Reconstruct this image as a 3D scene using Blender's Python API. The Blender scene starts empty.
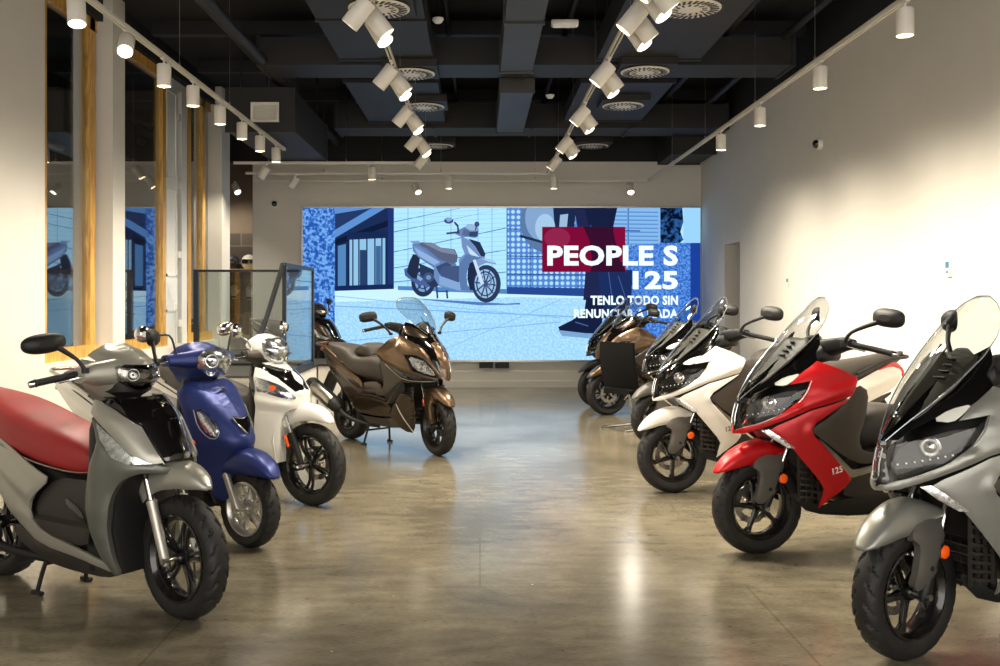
import bpy, math, random
from mathutils import Vector, Matrix
from mathutils.geometry import delaunay_2d_cdt
random.seed(7)
SC = bpy.context.scene
COL = SC.collection
PI = math.pi

# ------------------------------------------------------------------ materials
def lin(c):
    return tuple(((v/255)/12.92 if v/255 <= .04045 else ((v/255+.055)/1.055)**2.4) for v in c)

def newmat(name):
    m = bpy.data.materials.new(name); m.use_nodes = True
    return m, m.node_tree.nodes, m.node_tree.links

def mat(name, rgb, rough=.5, metal=0., coat=0., spec=.5, grain=0., gscale=400, emit=None, es=1., var=0., vscale=3., coatr=.05):
    m, N, L = newmat(name)
    b = N['Principled BSDF']
    c = lin(rgb)
    b.inputs['Base Color'].default_value = (*c, 1)
    b.inputs['Roughness'].default_value = rough
    b.inputs['Metallic'].default_value = metal
    b.inputs['Coat Weight'].default_value = coat
    b.inputs['Coat Roughness'].default_value = coatr
    b.inputs['Specular IOR Level'].default_value = spec
    tc = N.new('ShaderNodeTexCoord')
    if var > 0:
        n = N.new('ShaderNodeTexNoise'); n.inputs['Scale'].default_value = vscale; n.inputs['Detail'].default_value = 5
        L.new(tc.outputs['Object'], n.inputs['Vector'])
        r = N.new('ShaderNodeValToRGB')
        r.color_ramp.elements[0].position = .3; r.color_ramp.elements[1].position = .7
        r.color_ramp.elements[0].color = (*[v*(1-var) for v in c], 1)
        r.color_ramp.elements[1].color = (*[min(1, v*(1+var)) for v in c], 1)
        L.new(n.outputs['Fac'], r.inputs['Fac']); L.new(r.outputs['Color'], b.inputs['Base Color'])
    if grain > 0:
        n = N.new('ShaderNodeTexNoise'); n.inputs['Scale'].default_value = gscale
        L.new(tc.outputs['Object'], n.inputs['Vector'])
        bp = N.new('ShaderNodeBump'); bp.inputs['Strength'].default_value = grain; bp.inputs['Distance'].default_value = .001
        L.new(n.outputs['Fac'], bp.inputs['Height']); L.new(bp.outputs['Normal'], b.inputs['Normal'])
    if emit:
        b.inputs['Emission Color'].default_value = (*lin(emit), 1); b.inputs['Emission Strength'].default_value = es
    return m

def emis(name, rgb, s=1.):
    m, N, L = newmat(name)
    N.remove(N['Principled BSDF'])
    e = N.new('ShaderNodeEmission'); e.inputs['Color'].default_value = (*lin(rgb), 1); e.inputs['Strength'].default_value = s
    L.new(e.outputs[0], N['Material Output'].inputs['Surface'])
    return m

def glassmat(name, tint=(255,255,255), ior=1.5, rough=.0, gl=(255,255,255)):
    m, N, L = newmat(name)
    N.remove(N['Principled BSDF'])
    t = N.new('ShaderNodeBsdfTransparent'); t.inputs['Color'].default_value = (*lin(tint), 1)
    g = N.new('ShaderNodeBsdfGlossy'); g.inputs['Roughness'].default_value = rough; g.inputs['Color'].default_value = (*lin(gl), 1)
    f0 = ((ior-1)/(ior+1))**2
    lw = N.new('ShaderNodeLayerWeight'); lw.inputs['Blend'].default_value = .5
    pw = N.new('ShaderNodeMath'); pw.operation = 'POWER'; pw.inputs[1].default_value = 5; L.new(lw.outputs['Facing'], pw.inputs[0])
    f = N.new('ShaderNodeMath'); f.operation = 'MULTIPLY_ADD'; f.inputs[1].default_value = 1-f0; f.inputs[2].default_value = f0; L.new(pw.outputs[0], f.inputs[0])
    x = N.new('ShaderNodeMixShader')
    L.new(f.outputs[0], x.inputs[0]); L.new(t.outputs[0], x.inputs[1]); L.new(g.outputs[0], x.inputs[2])
    L.new(x.outputs[0], N['Material Output'].inputs['Surface'])
    return m

M = {}
M['plaster'] = mat('white_plaster', (213,209,200), .75, grain=.15, gscale=60, var=.02)
M['grey_plaster'] = mat('grey_plaster', (176,172,164), .8, var=.03)
M['brown_plaster'] = mat('taupe_plaster', (120,106,92), .8, var=.05)
M['black_paint'] = mat('black_ceiling_paint', (20,19,18), .8, var=.25, vscale=2)
M['duct'] = mat('dark_duct_metal', (25,23,21), .6, metal=.0, var=.3, vscale=1.5)
M['duct_grey'] = mat('grey_duct_metal', (58,57,55), .55, metal=.0, var=.15, vscale=1.5)
M['white_metal'] = mat('white_powder_coat', (222,217,207), .4)
M['white_paint'] = mat('white_satin_paint', (225,224,218), .35)
M['chrome'] = mat('chrome', (225,225,225), .08, metal=1)
M['steel'] = mat('brushed_steel', (180,178,172), .3, metal=1, var=.06, vscale=20)
M['dark_steel'] = mat('dark_steel', (70,68,65), .4, metal=.9)
M['rubber'] = mat('tyre_rubber', (27,26,25), .62, grain=.2, gscale=300)
M['plastic'] = mat('dark_plastic', (44,40,36), .5, grain=.15, gscale=500)
M['plastic_brown'] = mat('olive_dark_plastic', (66,60,52), .48, grain=.15, gscale=500)
M['leg_grey'] = mat('graphite_plastic', (98,95,90), .42, metal=.3)
M['gloss'] = mat('gloss_black', (10,9,9), .07, coat=1)
M['gloss_flake'] = mat('gloss_black_flake', (13,11,11), .06, coat=1, var=.5, vscale=60)
M['black'] = mat('matt_black', (15,15,15), .55)
M['black_soft'] = mat('black_upholstery', (9,9,9), .8, spec=.2)
M['alloy_black'] = mat('black_alloy', (36,35,34), .22, metal=.5, coat=.6)
M['alloy_grey'] = mat('dark_grey_alloy', (62,60,58), .3, metal=.8)
M['alloy_silver'] = mat('silver_alloy', (196,194,188), .28, metal=.8)
M['fork'] = mat('silver_fork_paint', (190,186,176), .35, metal=.6)
M['seat'] = mat('dark_vinyl', (58,52,46), .5, grain=.5, gscale=260)
M['seat_red'] = mat('red_leather', (150,38,38), .42, grain=.5, gscale=260, var=.1, vscale=6)
M['red'] = mat('matt_red_paint', (200,14,22), .34, metal=.25, coat=.15, coatr=.3)
M['white'] = mat('pearl_white_paint', (226,222,212), .26, coat=.5)
M['gray'] = mat('matt_titanium_paint', (150,150,143), .34, metal=.5)
M['silver'] = mat('matt_silver_paint', (168,166,155), .34, metal=.5)
M['silver_d'] = mat('matt_graphite_paint', (106,107,100), .36, metal=.45)
M['bronze'] = mat('bronze_paint', (104,84,64), .28, metal=.75, coat=.5)
M['bronze_d'] = mat('dark_bronze_paint', (60,48,38), .26, metal=.6, coat=.5)
M['blue'] = mat('matt_blue_paint', (38,52,112), .36, metal=.35)
M['white_e'] = mat('white_paint', (232,230,222), .25, coat=.5)
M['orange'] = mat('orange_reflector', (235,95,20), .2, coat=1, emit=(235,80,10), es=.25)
M['red_lens'] = mat('red_lens', (190,10,15), .12, coat=1)
M['lens'] = glassmat('clear_lens', (235,238,240), 1.45)
M['screen'] = glassmat('clear_windscreen', (236,238,238), 1.5)
M['smoke'] = glassmat('smoked_windscreen', (120,112,104), 1.5)
M['mirror'] = mat('mirror_glass', (230,230,230), .02, metal=1)
M['reflector'] = mat('lamp_reflector', (232,232,230), .16, metal=.95, grain=1, gscale=60, var=.3, vscale=50)
M['white_lens'] = mat('white_light_guide', (235,235,225), .25, coat=.8)
M['window_glass'] = glassmat('window_glass', (215,220,222), 3.0)
M['rail_glass'] = glassmat('railing_glass', (225,232,232), 1.7)
M['tread'] = mat('aluminium_nosing', (190,186,175), .4, metal=.7, grain=1, gscale=120)
M['yellow'] = mat('yellow_paint', (220,180,30), .4)

# wood
def woodmat():
    m, N, L = newmat('varnished_pine')
    b = N['Principled BSDF']; b.inputs['Roughness'].default_value = .4; b.inputs['Coat Weight'].default_value = .2
    tc = N.new('ShaderNodeTexCoord'); mp = N.new('ShaderNodeMapping'); mp.inputs['Scale'].default_value = (9, 9, .9)
    n = N.new('ShaderNodeTexNoise'); n.inputs['Scale'].default_value = 3; n.inputs['Detail'].default_value = 8; n.inputs['Distortion'].default_value = 1.2
    r = N.new('ShaderNodeValToRGB'); e = r.color_ramp.elements
    e[0].position = .3; e[0].color = (*lin((166,116,44)), 1); e[1].position = .7; e[1].color = (*lin((228,182,88)), 1)
    L.new(tc.outputs['Object'], mp.inputs['Vector']); L.new(mp.outputs[0], n.inputs['Vector']); L.new(n.outputs['Fac'], r.inputs['Fac'])
    L.new(r.outputs['Color'], b.inputs['Base Color'])
    return m
M['wood'] = woodmat()

def floormat():
    m, N, L = newmat('polished_concrete')
    b = N['Principled BSDF']
    tc = N.new('ShaderNodeTexCoord')
    def noise(s, d, dist=0, mp=None):
        n = N.new('ShaderNodeTexNoise'); n.inputs['Scale'].default_value = s; n.inputs['Detail'].default_value = d; n.inputs['Distortion'].default_value = dist
        if mp:
            q = N.new('ShaderNodeMapping'); q.inputs['Scale'].default_value = mp; L.new(tc.outputs['Object'], q.inputs['Vector']); L.new(q.outputs[0], n.inputs['Vector'])
        else: L.new(tc.outputs['Object'], n.inputs['Vector'])
        return n
    n1 = noise(.9, 9, .6)
    r = N.new('ShaderNodeValToRGB'); e = r.color_ramp.elements
    e[0].position = .22; e[0].color = (*lin((88,83,71)), 1); e[1].position = .78; e[1].color = (*lin((160,151,130)), 1)
    L.new(n1.outputs['Fac'], r.inputs['Fac'])
    n2 = noise(5, 10, .3, (1, 2.2, 1))
    r2 = N.new('ShaderNodeValToRGB'); e = r2.color_ramp.elements
    e[0].position = .3; e[0].color = (.58, .57, .54, 1); e[1].position = .74; e[1].color = (1.15, 1.15, 1.13, 1)
    L.new(n2.outputs['Fac'], r2.inputs['Fac'])
    mx = N.new('ShaderNodeMix'); mx.data_type = 'RGBA'; mx.blend_type = 'MULTIPLY'; mx.inputs[0].default_value = .75
    L.new(r.outputs['Color'], mx.inputs[6]); L.new(r2.outputs['Color'], mx.inputs[7])
    # small dark chips and pale flecks
    n3 = noise(22, 4, 0, (1, 2.6, 1))
    r3 = N.new('ShaderNodeValToRGB'); e = r3.color_ramp.elements
    e[0].position = .29; e[0].color = (.45, .42, .4, 1); e[1].position = .36; e[1].color = (1, 1, 1, 1)
    L.new(n3.outputs['Fac'], r3.inputs['Fac'])
    mx2 = N.new('ShaderNodeMix'); mx2.data_type = 'RGBA'; mx2.blend_type = 'MULTIPLY'; mx2.inputs[0].default_value = .8
    L.new(mx.outputs[2], mx2.inputs[6]); L.new(r3.outputs['Color'], mx2.inputs[7])
    n5 = noise(70, 6, 0, (.5, 1.6, 1))
    r5 = N.new('ShaderNodeValToRGB'); e = r5.color_ramp.elements
    e[0].position = .3; e[0].color = (.72, .71, .70, 1); e[1].position = .7; e[1].color = (1.12, 1.12, 1.1, 1)
    L.new(n5.outputs['Fac'], r5.inputs['Fac'])
    mg = N.new('ShaderNodeMix'); mg.data_type = 'RGBA'; mg.blend_type = 'MULTIPLY'; mg.inputs[0].default_value = .8
    L.new(mx2.outputs[2], mg.inputs[6]); L.new(r5.outputs['Color'], mg.inputs[7]); mx2 = mg
    # saw-cut joints
    br = N.new('ShaderNodeTexBrick'); br.inputs['Scale'].default_value = 1
    br.inputs['Brick Width'].default_value = 2.7; br.inputs['Row Height'].default_value = 1.6; br.inputs['Mortar Size'].default_value = .006
    br.inputs['Color1'].default_value = (1,1,1,1); br.inputs['Color2'].default_value = (.93,.93,.93,1); br.inputs['Mortar'].default_value = (.7,.68,.64,1)
    L.new(tc.outputs['Object'], br.inputs['Vector'])
    mx3 = N.new('ShaderNodeMix'); mx3.data_type = 'RGBA'; mx3.blend_type = 'MULTIPLY'; mx3.inputs[0].default_value = .8
    L.new(mx2.outputs[2], mx3.inputs[6]); L.new(br.outputs['Color'], mx3.inputs[7])
    vo = N.new('ShaderNodeTexVoronoi'); vo.inputs['Scale'].default_value = 3.2; L.new(tc.outputs['Object'], vo.inputs['Vector'])
    lt = N.new('ShaderNodeMath'); lt.operation = 'LESS_THAN'; lt.inputs[1].default_value = .022; L.new(vo.outputs['Distance'], lt.inputs[0])
    mx4 = N.new('ShaderNodeMix'); mx4.data_type = 'RGBA'; L.new(lt.outputs[0], mx4.inputs[0])
    L.new(mx3.outputs[2], mx4.inputs[6]); mx4.inputs[7].default_value = (*lin((205,198,178)), 1)
    L.new(mx4.outputs[2], b.inputs['Base Color'])
    mr = N.new('ShaderNodeMapRange'); mr.inputs['From Min'].default_value = .3; mr.inputs['From Max'].default_value = .7
    mr.inputs['To Min'].default_value = .24; mr.inputs['To Max'].default_value = .13
    L.new(n1.outputs['Fac'], mr.inputs['Value']); L.new(mr.outputs[0], b.inputs['Roughness'])
    b.inputs['Specular IOR Level'].default_value = .5
    bp = N.new('ShaderNodeBump'); bp.inputs['Strength'].default_value = .05; bp.inputs['Distance'].default_value = .01
    n4 = noise(3, 6); L.new(n4.outputs['Fac'], bp.inputs['Height']); L.new(bp.outputs['Normal'], b.inputs['Normal'])
    return m
M['floor'] = floormat()

def tilemat():
    m, N, L = newmat('dark_wall_tile')
    b = N['Principled BSDF']; b.inputs['Roughness'].default_value = .35
    tc = N.new('ShaderNodeTexCoord'); mp = N.new('ShaderNodeMapping'); mp.inputs['Rotation'].default_value = (PI/2, 0, 0)
    br = N.new('ShaderNodeTexBrick'); br.inputs['Brick Width'].default_value = .6; br.inputs['Row Height'].default_value = .3; br.inputs['Mortar Size'].default_value = .008
    br.inputs['Color1'].default_value = (*lin((70,64,58)), 1); br.inputs['Color2'].default_value = (*lin((84,76,68)), 1); br.inputs['Mortar'].default_value = (*lin((120,110,100)), 1)
    br.inputs['Scale'].default_value = 1
    L.new(tc.outputs['Object'], mp.inputs['Vector']); L.new(mp.outputs[0], br.inputs['Vector']); L.new(br.outputs['Color'], b.inputs['Base Color'])
    return m
M['tile'] = tilemat()

# ------------------------------------------------------------------ mesh builder
class MB:
    def __init__(s): s.v = []; s.f = []; s.m = []; s.sm = []
    def add(s, vs, fs, smooth=True, mi=0):
        o = len(s.v); s.v += [tuple(v) for v in vs]
        for f in fs:
            s.f.append([o+i for i in f]); s.m.append(mi); s.sm.append(smooth)
        return s
    def box(s, a, b, mi=0):
        (x0,y0,z0),(x1,y1,z1) = a, b
        if x0 > x1: x0, x1 = x1, x0
        if y0 > y1: y0, y1 = y1, y0
        if z0 > z1: z0, z1 = z1, z0
        vs = [(x,y,z) for z in (z0,z1) for y in (y0,y1) for x in (x0,x1)]
        return s.add(vs, [(0,2,3,1),(4,5,7,6),(0,1,5,4),(2,6,7,3),(0,4,6,2),(1,3,7,5)], False, mi)
    def obox(s, c, ax, h, mi=0):
        c = Vector(c); ax = [Vector(a).normalized() for a in ax]
        vs = [c + ax[0]*h[0]*x + ax[1]*h[1]*y + ax[2]*h[2]*z for z in (-1,1) for y in (-1,1) for x in (-1,1)]
        return s.add(vs, [(0,2,3,1),(4,5,7,6),(0,1,5,4),(2,6,7,3),(0,4,6,2),(1,3,7,5)], False, mi)
    def loft(s, loops, cap=True, closed=False, mi=0, smooth=True):
        n = len(loops[0]); vs = [p for l in loops for p in l]; fs = []
        K = len(loops)
        for k in range(K if closed else K-1):
            for i in range(n):
                j = (i+1) % n; a = k*n; b = ((k+1) % K)*n
                fs.append((a+i, a+j, b+j, b+i))
        s.add(vs, fs, smooth, mi)
        if cap and not closed:
            s.add(loops[0], [tuple(range(n))[::-1]], False, mi); s.add(loops[-1], [tuple(range(n))], False, mi)
        return s
    def tube(s, pts, r, n=10, mi=0, sub=4, cap=True):
        pts = [Vector(p) for p in pts]
        rs = r if isinstance(r, (list, tuple)) else [r]*len(pts)
        if len(pts) > 2 and sub > 1:
            q = []; qr = []
            for i in range(len(pts)-1):
                p0 = pts[max(i-1,0)]; p1 = pts[i]; p2 = pts[i+1]; p3 = pts[min(i+2,len(pts)-1)]
                for k in range(sub):
                    t = k/sub
                    q.append(.5*((2*p1)+(p2-p0)*t+(2*p0-5*p1+4*p2-p3)*t*t+(3*p1-p0-3*p2+p3)*t**3)); qr.append(rs[i]+(rs[i+1]-rs[i])*t)
            q.append(pts[-1]); qr.append(rs[-1]); pts, rs = q, qr
        loops = []; up = None
        for i, p in enumerate(pts):
            d = (pts[min(i+1,len(pts)-1)]-pts[max(i-1,0)]).normalized()
            if up is None:
                up = Vector((0,0,1)) if abs(d.z) < .9 else Vector((1,0,0))
            u = d.cross(up).normalized(); w = u.cross(d).normalized(); up = w
            loops.append([p + (u*math.cos(2*PI*k/n) + w*math.sin(2*PI*k/n))*rs[i] for k in range(n)])
        return s.loft(loops, cap, mi=mi)
    def lathe(s, prof, c=(0,0,0), d=(0,1,0), n=40, mi=0, cap=True, closed=False):
        c = Vector(c); d = Vector(d).normalized()
        a = Vector((0,0,1)) if abs(d.z) < .9 else Vector((1,0,0))
        u = d.cross(a).normalized(); w = u.cross(d)
        loops = [[c + d*h + (u*math.cos(2*PI*k/n)+w*math.sin(2*PI*k/n))*r for k in range(n)] for r, h in prof]
        return s.loft(loops, cap, closed, mi=mi)
    def build(s, name, m, parent=None, sharp=40):
        me = bpy.data.meshes.new(name); me.from_pydata(s.v, [], s.f)
        ms = m if isinstance(m, (list, tuple)) else [m]
        for q in ms: me.materials.append(M[q] if isinstance(q, str) else q)
        me.polygons.foreach_set('material_index', s.m); me.polygons.foreach_set('use_smooth', s.sm)
        me.validate(); me.update()
        if sharp: me.set_sharp_from_angle(angle=math.radians(sharp))
        o = bpy.data.objects.new(name, me); COL.objects.link(o)
        if parent: o.parent = parent
        return o

def tag(o, label, cat, group=None, kind=None):
    o['label'] = label
    if cat: o['category'] = cat
    if group: o['group'] = group
    if kind: o['kind'] = kind
    return o
def struct(mb, name, m):
    o = mb.build(name, m); o['kind'] = 'structure'; return o
def empty(name, loc, rz=0):
    o = bpy.data.objects.new(name, None); o.location = loc; o.rotation_euler = (0,0,rz); o.empty_display_size = .1
    COL.objects.link(o); return o
def sbox(name, a, b, m):
    return struct(MB().box(a, b), name, m)

def sel(c, u, v, a, b, p=2.5, n=24, ph=0):
    """superellipse loop"""
    c = Vector(c); u = Vector(u); v = Vector(v); out = []
    for k in range(n):
        t = 2*PI*k/n + ph; cs = math.cos(t); sn = math.sin(t)
        out.append(c + u*(a*math.copysign(abs(cs)**(2/p), cs)) + v*(b*math.copysign(abs(sn)**(2/p), sn)))
    return out

def lerp(t, pts):
    if t <= pts[0][0]: return pts[0][1]
    for (a, u), (b, v) in zip(pts, pts[1:]):
        if t <= b: return u+(v-u)*(t-a)/(b-a)
    return pts[-1][1]

def chaikin(P, k=1, closed=True, q=.22):
    for _ in range(k):
        o = []; n = len(P)
        for i in range(n if closed else n-1):
            a = P[i]; b = P[(i+1) % n]
            o.append((a[0]+(b[0]-a[0])*q, a[1]+(b[1]-a[1])*q)); o.append((a[0]+(b[0]-a[0])*(1-q), a[1]+(b[1]-a[1])*(1-q)))
        P = o
    return P
def resample(P, step, closed=True):
    o = []; n = len(P)
    for i in range(n if closed else n-1):
        a = P[i]; b = P[(i+1) % n]; L = math.hypot(b[0]-a[0], b[1]-a[1]); k = max(1, int(round(L/step)))
        if L < 1e-5: continue
        for j in range(k): o.append((a[0]+(b[0]-a[0])*j/k, a[1]+(b[1]-a[1])*j/k))
    return o
def inside(p, P):
    x, y = p; r = False; n = len(P)
    for i in range(n):
        x1, y1 = P[i]; x2, y2 = P[(i+1) % n]
        if (y1 > y) != (y2 > y) and x < (x2-x1)*(y-y1)/(y2-y1)+x1: r = not r
    return r
def dseg(p, a, b):
    vx, vy = b[0]-a[0], b[1]-a[1]; L = vx*vx+vy*vy
    t = 0 if L == 0 else max(0, min(1, ((p[0]-a[0])*vx+(p[1]-a[1])*vy)/L))
    return math.hypot(p[0]-a[0]-vx*t, p[1]-a[1]-vy*t)

TRI = {}
def triang(poly, step, smooth):
    key = (tuple(poly), step, smooth)
    if key in TRI: return TRI[key]
    P = resample(chaikin(list(poly), smooth), step)
    n = len(P); S = P
    pts = list(P)
    x0 = min(p[0] for p in P); x1 = max(p[0] for p in P); z0 = min(p[1] for p in P); z1 = max(p[1] for p in P)
    j = 0; z = z0+step/2; D = [0]*n
    while z < z1:
        x = x0 + (step/2 if j % 2 else 0)
        while x < x1:
            if inside((x, z), P):
                d = min(dseg((x, z), S[i], S[(i+1) % n]) for i in range(n))
                if d > step*.45: pts.append((x, z)); D.append(d)
            x += step
        z += step*.866; j += 1
    r = delaunay_2d_cdt([Vector(p) for p in pts], [], [list(range(n))], 1, 1e-6)
    vs = [tuple(v) for v in r[0]]; fs = [tuple(f) for f in r[2]]
    dd = []; bnd = {}
    for k, oi in enumerate(r[3]):
        dd.append(D[oi[0]] if oi else 0)
        if oi and oi[0] < n: bnd[oi[0]] = k
    loop = [bnd[i] for i in range(n) if i in bnd]
    TRI[key] = (vs, fs, dd, loop)
    return TRI[key]

def panel(name, root, poly, form, m, off=0., th=.008, pillow=.004, step=.018, smooth=1, ridges=(), join=False, nose=None, both=True, label=None, only=None):
    """A moulded body panel: outline in the side view (x,z), width given by form(x,z), mirrored for the other flank."""
    vs, fs, dd, loop = triang(tuple(poly), step, smooth)
    e = .004; top = []; bot = []
    for (x, z), d in zip(vs, dd):
        if nose: x = min(x, nose(z))
        y = form(x, z)
        gx = (form(x+e, z)-form(x-e, z))/(2*e); gz = (form(x, z+e)-form(x, z-e))/(2*e)
        nv = Vector((-gx, 1, -gz)).normalized()
        h = off + pillow*(1-math.exp(-d/.010))
        for (p0, p1, hh, w) in ridges:
            q = dseg((x, z), p0, p1)
            if q < w: h += hh*(1-q/w)
        P = Vector((x, y, z)) + nv*h
        if P.y < 0: P.y = 0
        if nose and y < .004: P.y = 0
        top.append(P); Q = Vector((x, y, z)) + nv*(off-th)
        if Q.y < 0: Q.y = 0
        bot.append(Q)
    res = []
    mb = MB()
    for sgn in ((1, -1) if only is None else (only,)):
        if sgn == -1 and not both and only is None: break
        if not join: mb = MB()
        T = [(p.x, p.y*sgn, p.z) for p in top]
        F = [f if sgn == -1 else f[::-1] for f in fs]
        mb.add(T, F)
        n = len(loop)
        A = [T[i] for i in loop]; B = [(bot[i].x, bot[i].y*sgn, bot[i].z) for i in loop]
        mb.add(A+B, [(i, (i+1) % n, n+(i+1) % n, n+i) for i in range(n)])
        if not join: res.append(mb.build(name, m, root, 60))
    if join: res.append(mb.build(name, m, root, 60))
    if label:
        for o in res: o['label'] = label
    return res

def onform(pts, form, off=0., sgn=1, nose=None):
    out = []
    for x, z in pts:
        if nose: x = min(x, nose(z))
        out.append((x, sgn*(form(x, z)+off), z))
    return out
def strip(name, root, pts, form, m, r=.004, off=.004, nose=None, closed=False, label=None):
    P = resample(chaikin(pts, 1, False), .03, False)+[pts[-1]]
    return [MB().tube(onform(P, form, off, s, nose), r, 6, sub=1).build(name, m, root) for s in (1, -1)]

def rotY(pts, a):
    return [(p[0]*math.cos(a)+p[2]*math.sin(a), p[1], -p[0]*math.sin(a)+p[2]*math.cos(a)) for p in pts]
# ------------------------------------------------------------------ scooter components (x forward, z up, origin under the front axle)
CACHE = {}
def reuse(key, name, fn, m, parent):
    if key in CACHE:
        o = CACHE[key].copy(); o.name = name; COL.objects.link(o); o.parent = parent
        for k in list(o.keys()): del o[k]
        return o
    o = fn().build(name, m, parent); CACHE[key] = o
    return o

def tyre_mb(R, W, rr):
    def pr():
        h = []
        for a, r in ((-.36, rr), (-.40, rr+.004), (-.47, rr+.022), (-.5, (R+rr)/2+.006), (-.49, R-.034), (-.455, R-.022), (-.40, R-.013),
                     (-.33, R-.0075), (-.26, R-.0042), (-.2, R-.0025), (-.13, R-.001), (-.065, R-.0002)):
            h.append((r, a*W))
        return h + [(R, 0)] + [(r, -a) for r, a in h[::-1]]
    P = pr(); n = 308; loops = []
    K = 22
    for k in range(n):
        t = 2*PI*k/n; L = []
        for r, y in P:
            q = abs(y)/W
            if .1 < q < .47:
                ph = (k/n*K + q*2.6 + (.5 if y > 0 else 0)) % 1
                if ph < .26 and q > .13: r -= .009*(1 if q < .42 else .5)
            if False: r -= .0
            L.append((r*math.cos(t), y, r*math.sin(t)))
        loops.append(L)
    mb = MB(); m = len(P); vs = [p for l in loops for p in l]; fs = []
    for k in range(n):
        a = k*m; b = ((k+1) % n)*m
        for i in range(m-1): fs.append((a+i, b+i, b+i+1, a+i+1))
    mb.add(vs, fs)
    return mb

def rim_mb(rr, W, style):
    mb = MB(); w = W*.40
    # rim barrel with two lips, as a closed ring
    prof = [(rr+.004, -w), (rr+.004, -w-.006), (rr-.006, -w-.007), (rr-.012, -w+.002), (rr-.02, -w+.012), (rr-.026, -w*.4), (rr-.026, w*.4),
            (rr-.02, w-.012), (rr-.012, w-.002), (rr-.006, w+.007), (rr+.004, w+.006), (rr+.004, w), (rr-.010, w*.5), (rr-.010, -w*.5)]
    mb.lathe(prof, n=64, closed=True)
    mb.lathe([(.0, -.042), (.026, -.042), (.030, -.036), (.034, -.02), (.04, 0), (.034, .02), (.030, .036), (.026, .042), (0, .042)], n=28)
    def spoke(a0, a1, w0, w1, bow=0, t0=.014, t1=.011, r0=.028, r1=None):
        r1 = r1 or rr-.02; loops = []
        for k in range(8):
            s = k/7; r = r0+(r1-r0)*s; a = a0+(a1-a0)*s+bow*math.sin(PI*s)
            ww = w0+(w1-w0)*s+.004*(2*s-1)**4; th = t0+(t1-t0)*s
            er = Vector((math.cos(a), 0, math.sin(a))); et = Vector((-math.sin(a), 0, math.cos(a)))
            loops.append(sel(er*r, et, (0,1,0), ww, th, 4, 12))
        mb.loft(loops)
    if style == 'five':
        for i in range(5):
            a = 2*PI*i/5+.3; spoke(a, a+.12, .017, .012, .1)
            spoke(a+.06, a+.34, .004, .009, .0, r0=rr*.52)
    elif style == 'pairs':
        for i in range(5):
            a = 2*PI*i/5+.2
            spoke(a-.16, a-.13, .008, .008, .16); spoke(a+.16, a+.15, .008, .008, .12)
    elif style == 'vee':
        for i in range(5):
            a = 2*PI*i/5
            spoke(a-.05, a-.24, .013, .009); spoke(a+.05, a+.24, .013, .009)
        mb.lathe([(.052, -.012), (.052, .012), (.028, .02), (.028, -.02)], n=30, closed=True)
    elif style == 'multi':
        for i in range(6):
            a = 2*PI*i/6
            spoke(a, a+.05, .012, .008, .05); spoke(a, a-.34, .005, .007, 0, r0=rr*.4)
    return mb

def disc_mb(r=.10):
    mb = MB(); n = 60
    for y in (-.0025, .0025):
        pass
    a = []; 
    prof_out = [r*(1+.018*math.cos(12*2*PI*k/n)) for k in range(n)]
    def ring(rad, y): return [((rad[k] if isinstance(rad, list) else rad)*math.cos(2*PI*k/n), y, (rad[k] if isinstance(rad, list) else rad)*math.sin(2*PI*k/n)) for k in range(n)]
    mb.loft([ring(r*.68, -.002), ring(prof_out, -.002), ring(prof_out, .002), ring(r*.68, .002)], closed=True, smooth=False)
    for i in range(5):
        t = 2*PI*i/5
        mb.obox((math.cos(t)*r*.52, 0, math.sin(t)*r*.52), [(math.cos(t), 0, math.sin(t)), (0,1,0), (-math.sin(t), 0, math.cos(t))], (r*.2, .0018, .009))
    # drilled holes drawn as small dark studs on the face
    for i in range(20):
        t = 2*PI*i/20; q = r*(.78 if i % 2 else .9)
        mb.lathe([(.0035, -.0028), (.0035, .0028)], (math.cos(t)*q, 0, math.sin(t)*q), (0,1,0), 6, mi=1)
    return mb

def steer(o, ang, cx=0.):
    if ang:
        o.rotation_euler = (0, 0, ang)
        o.location = (cx-cx*math.cos(ang), -cx*math.sin(ang), 0)
    return o

def wheel(root, name, cx, R, W, rr, style, alloy, st=0., disc=.1, dside=-1, key=None):
    k = (R, W, rr, style)
    w = reuse(('rim',)+k+(alloy,), name, lambda: rim_mb(rr, W, style), alloy, root)
    w.location = (cx, 0, R); w.rotation_euler = (0, random.random()*1.2, st)
    w.rotation_mode = 'XYZ'
    t = reuse(('tyre',)+k, 'tyre', lambda: tyre_mb(R, W, rr), 'rubber', w)
    if disc:
        d = reuse(('disc', disc), 'brake_disc', lambda: disc_mb(disc), ['steel', 'black'], w)
        d.location = (0, dside*.052, 0)
    return w

def caliper(root, x, z, y, st=0):
    mb = MB(); mb.loft([sel((x, y+dy, z), (.5, 0, .86), (.86, 0, -.5), a, b, 3, 16) for dy, a, b in ((-.022, .03, .018), (-.018, .036, .024), (.012, .036, .024), (.018, .03, .018))])
    mb.lathe([(.007, -.03), (.007, .0)], (x+.01, y, z+.012), n=10); mb.lathe([(.007, -.03), (.007, .0)], (x-.006, y, z-.018), n=10)
    o = mb.build('brake_caliper', 'steel', root); return steer(o, st)

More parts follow.
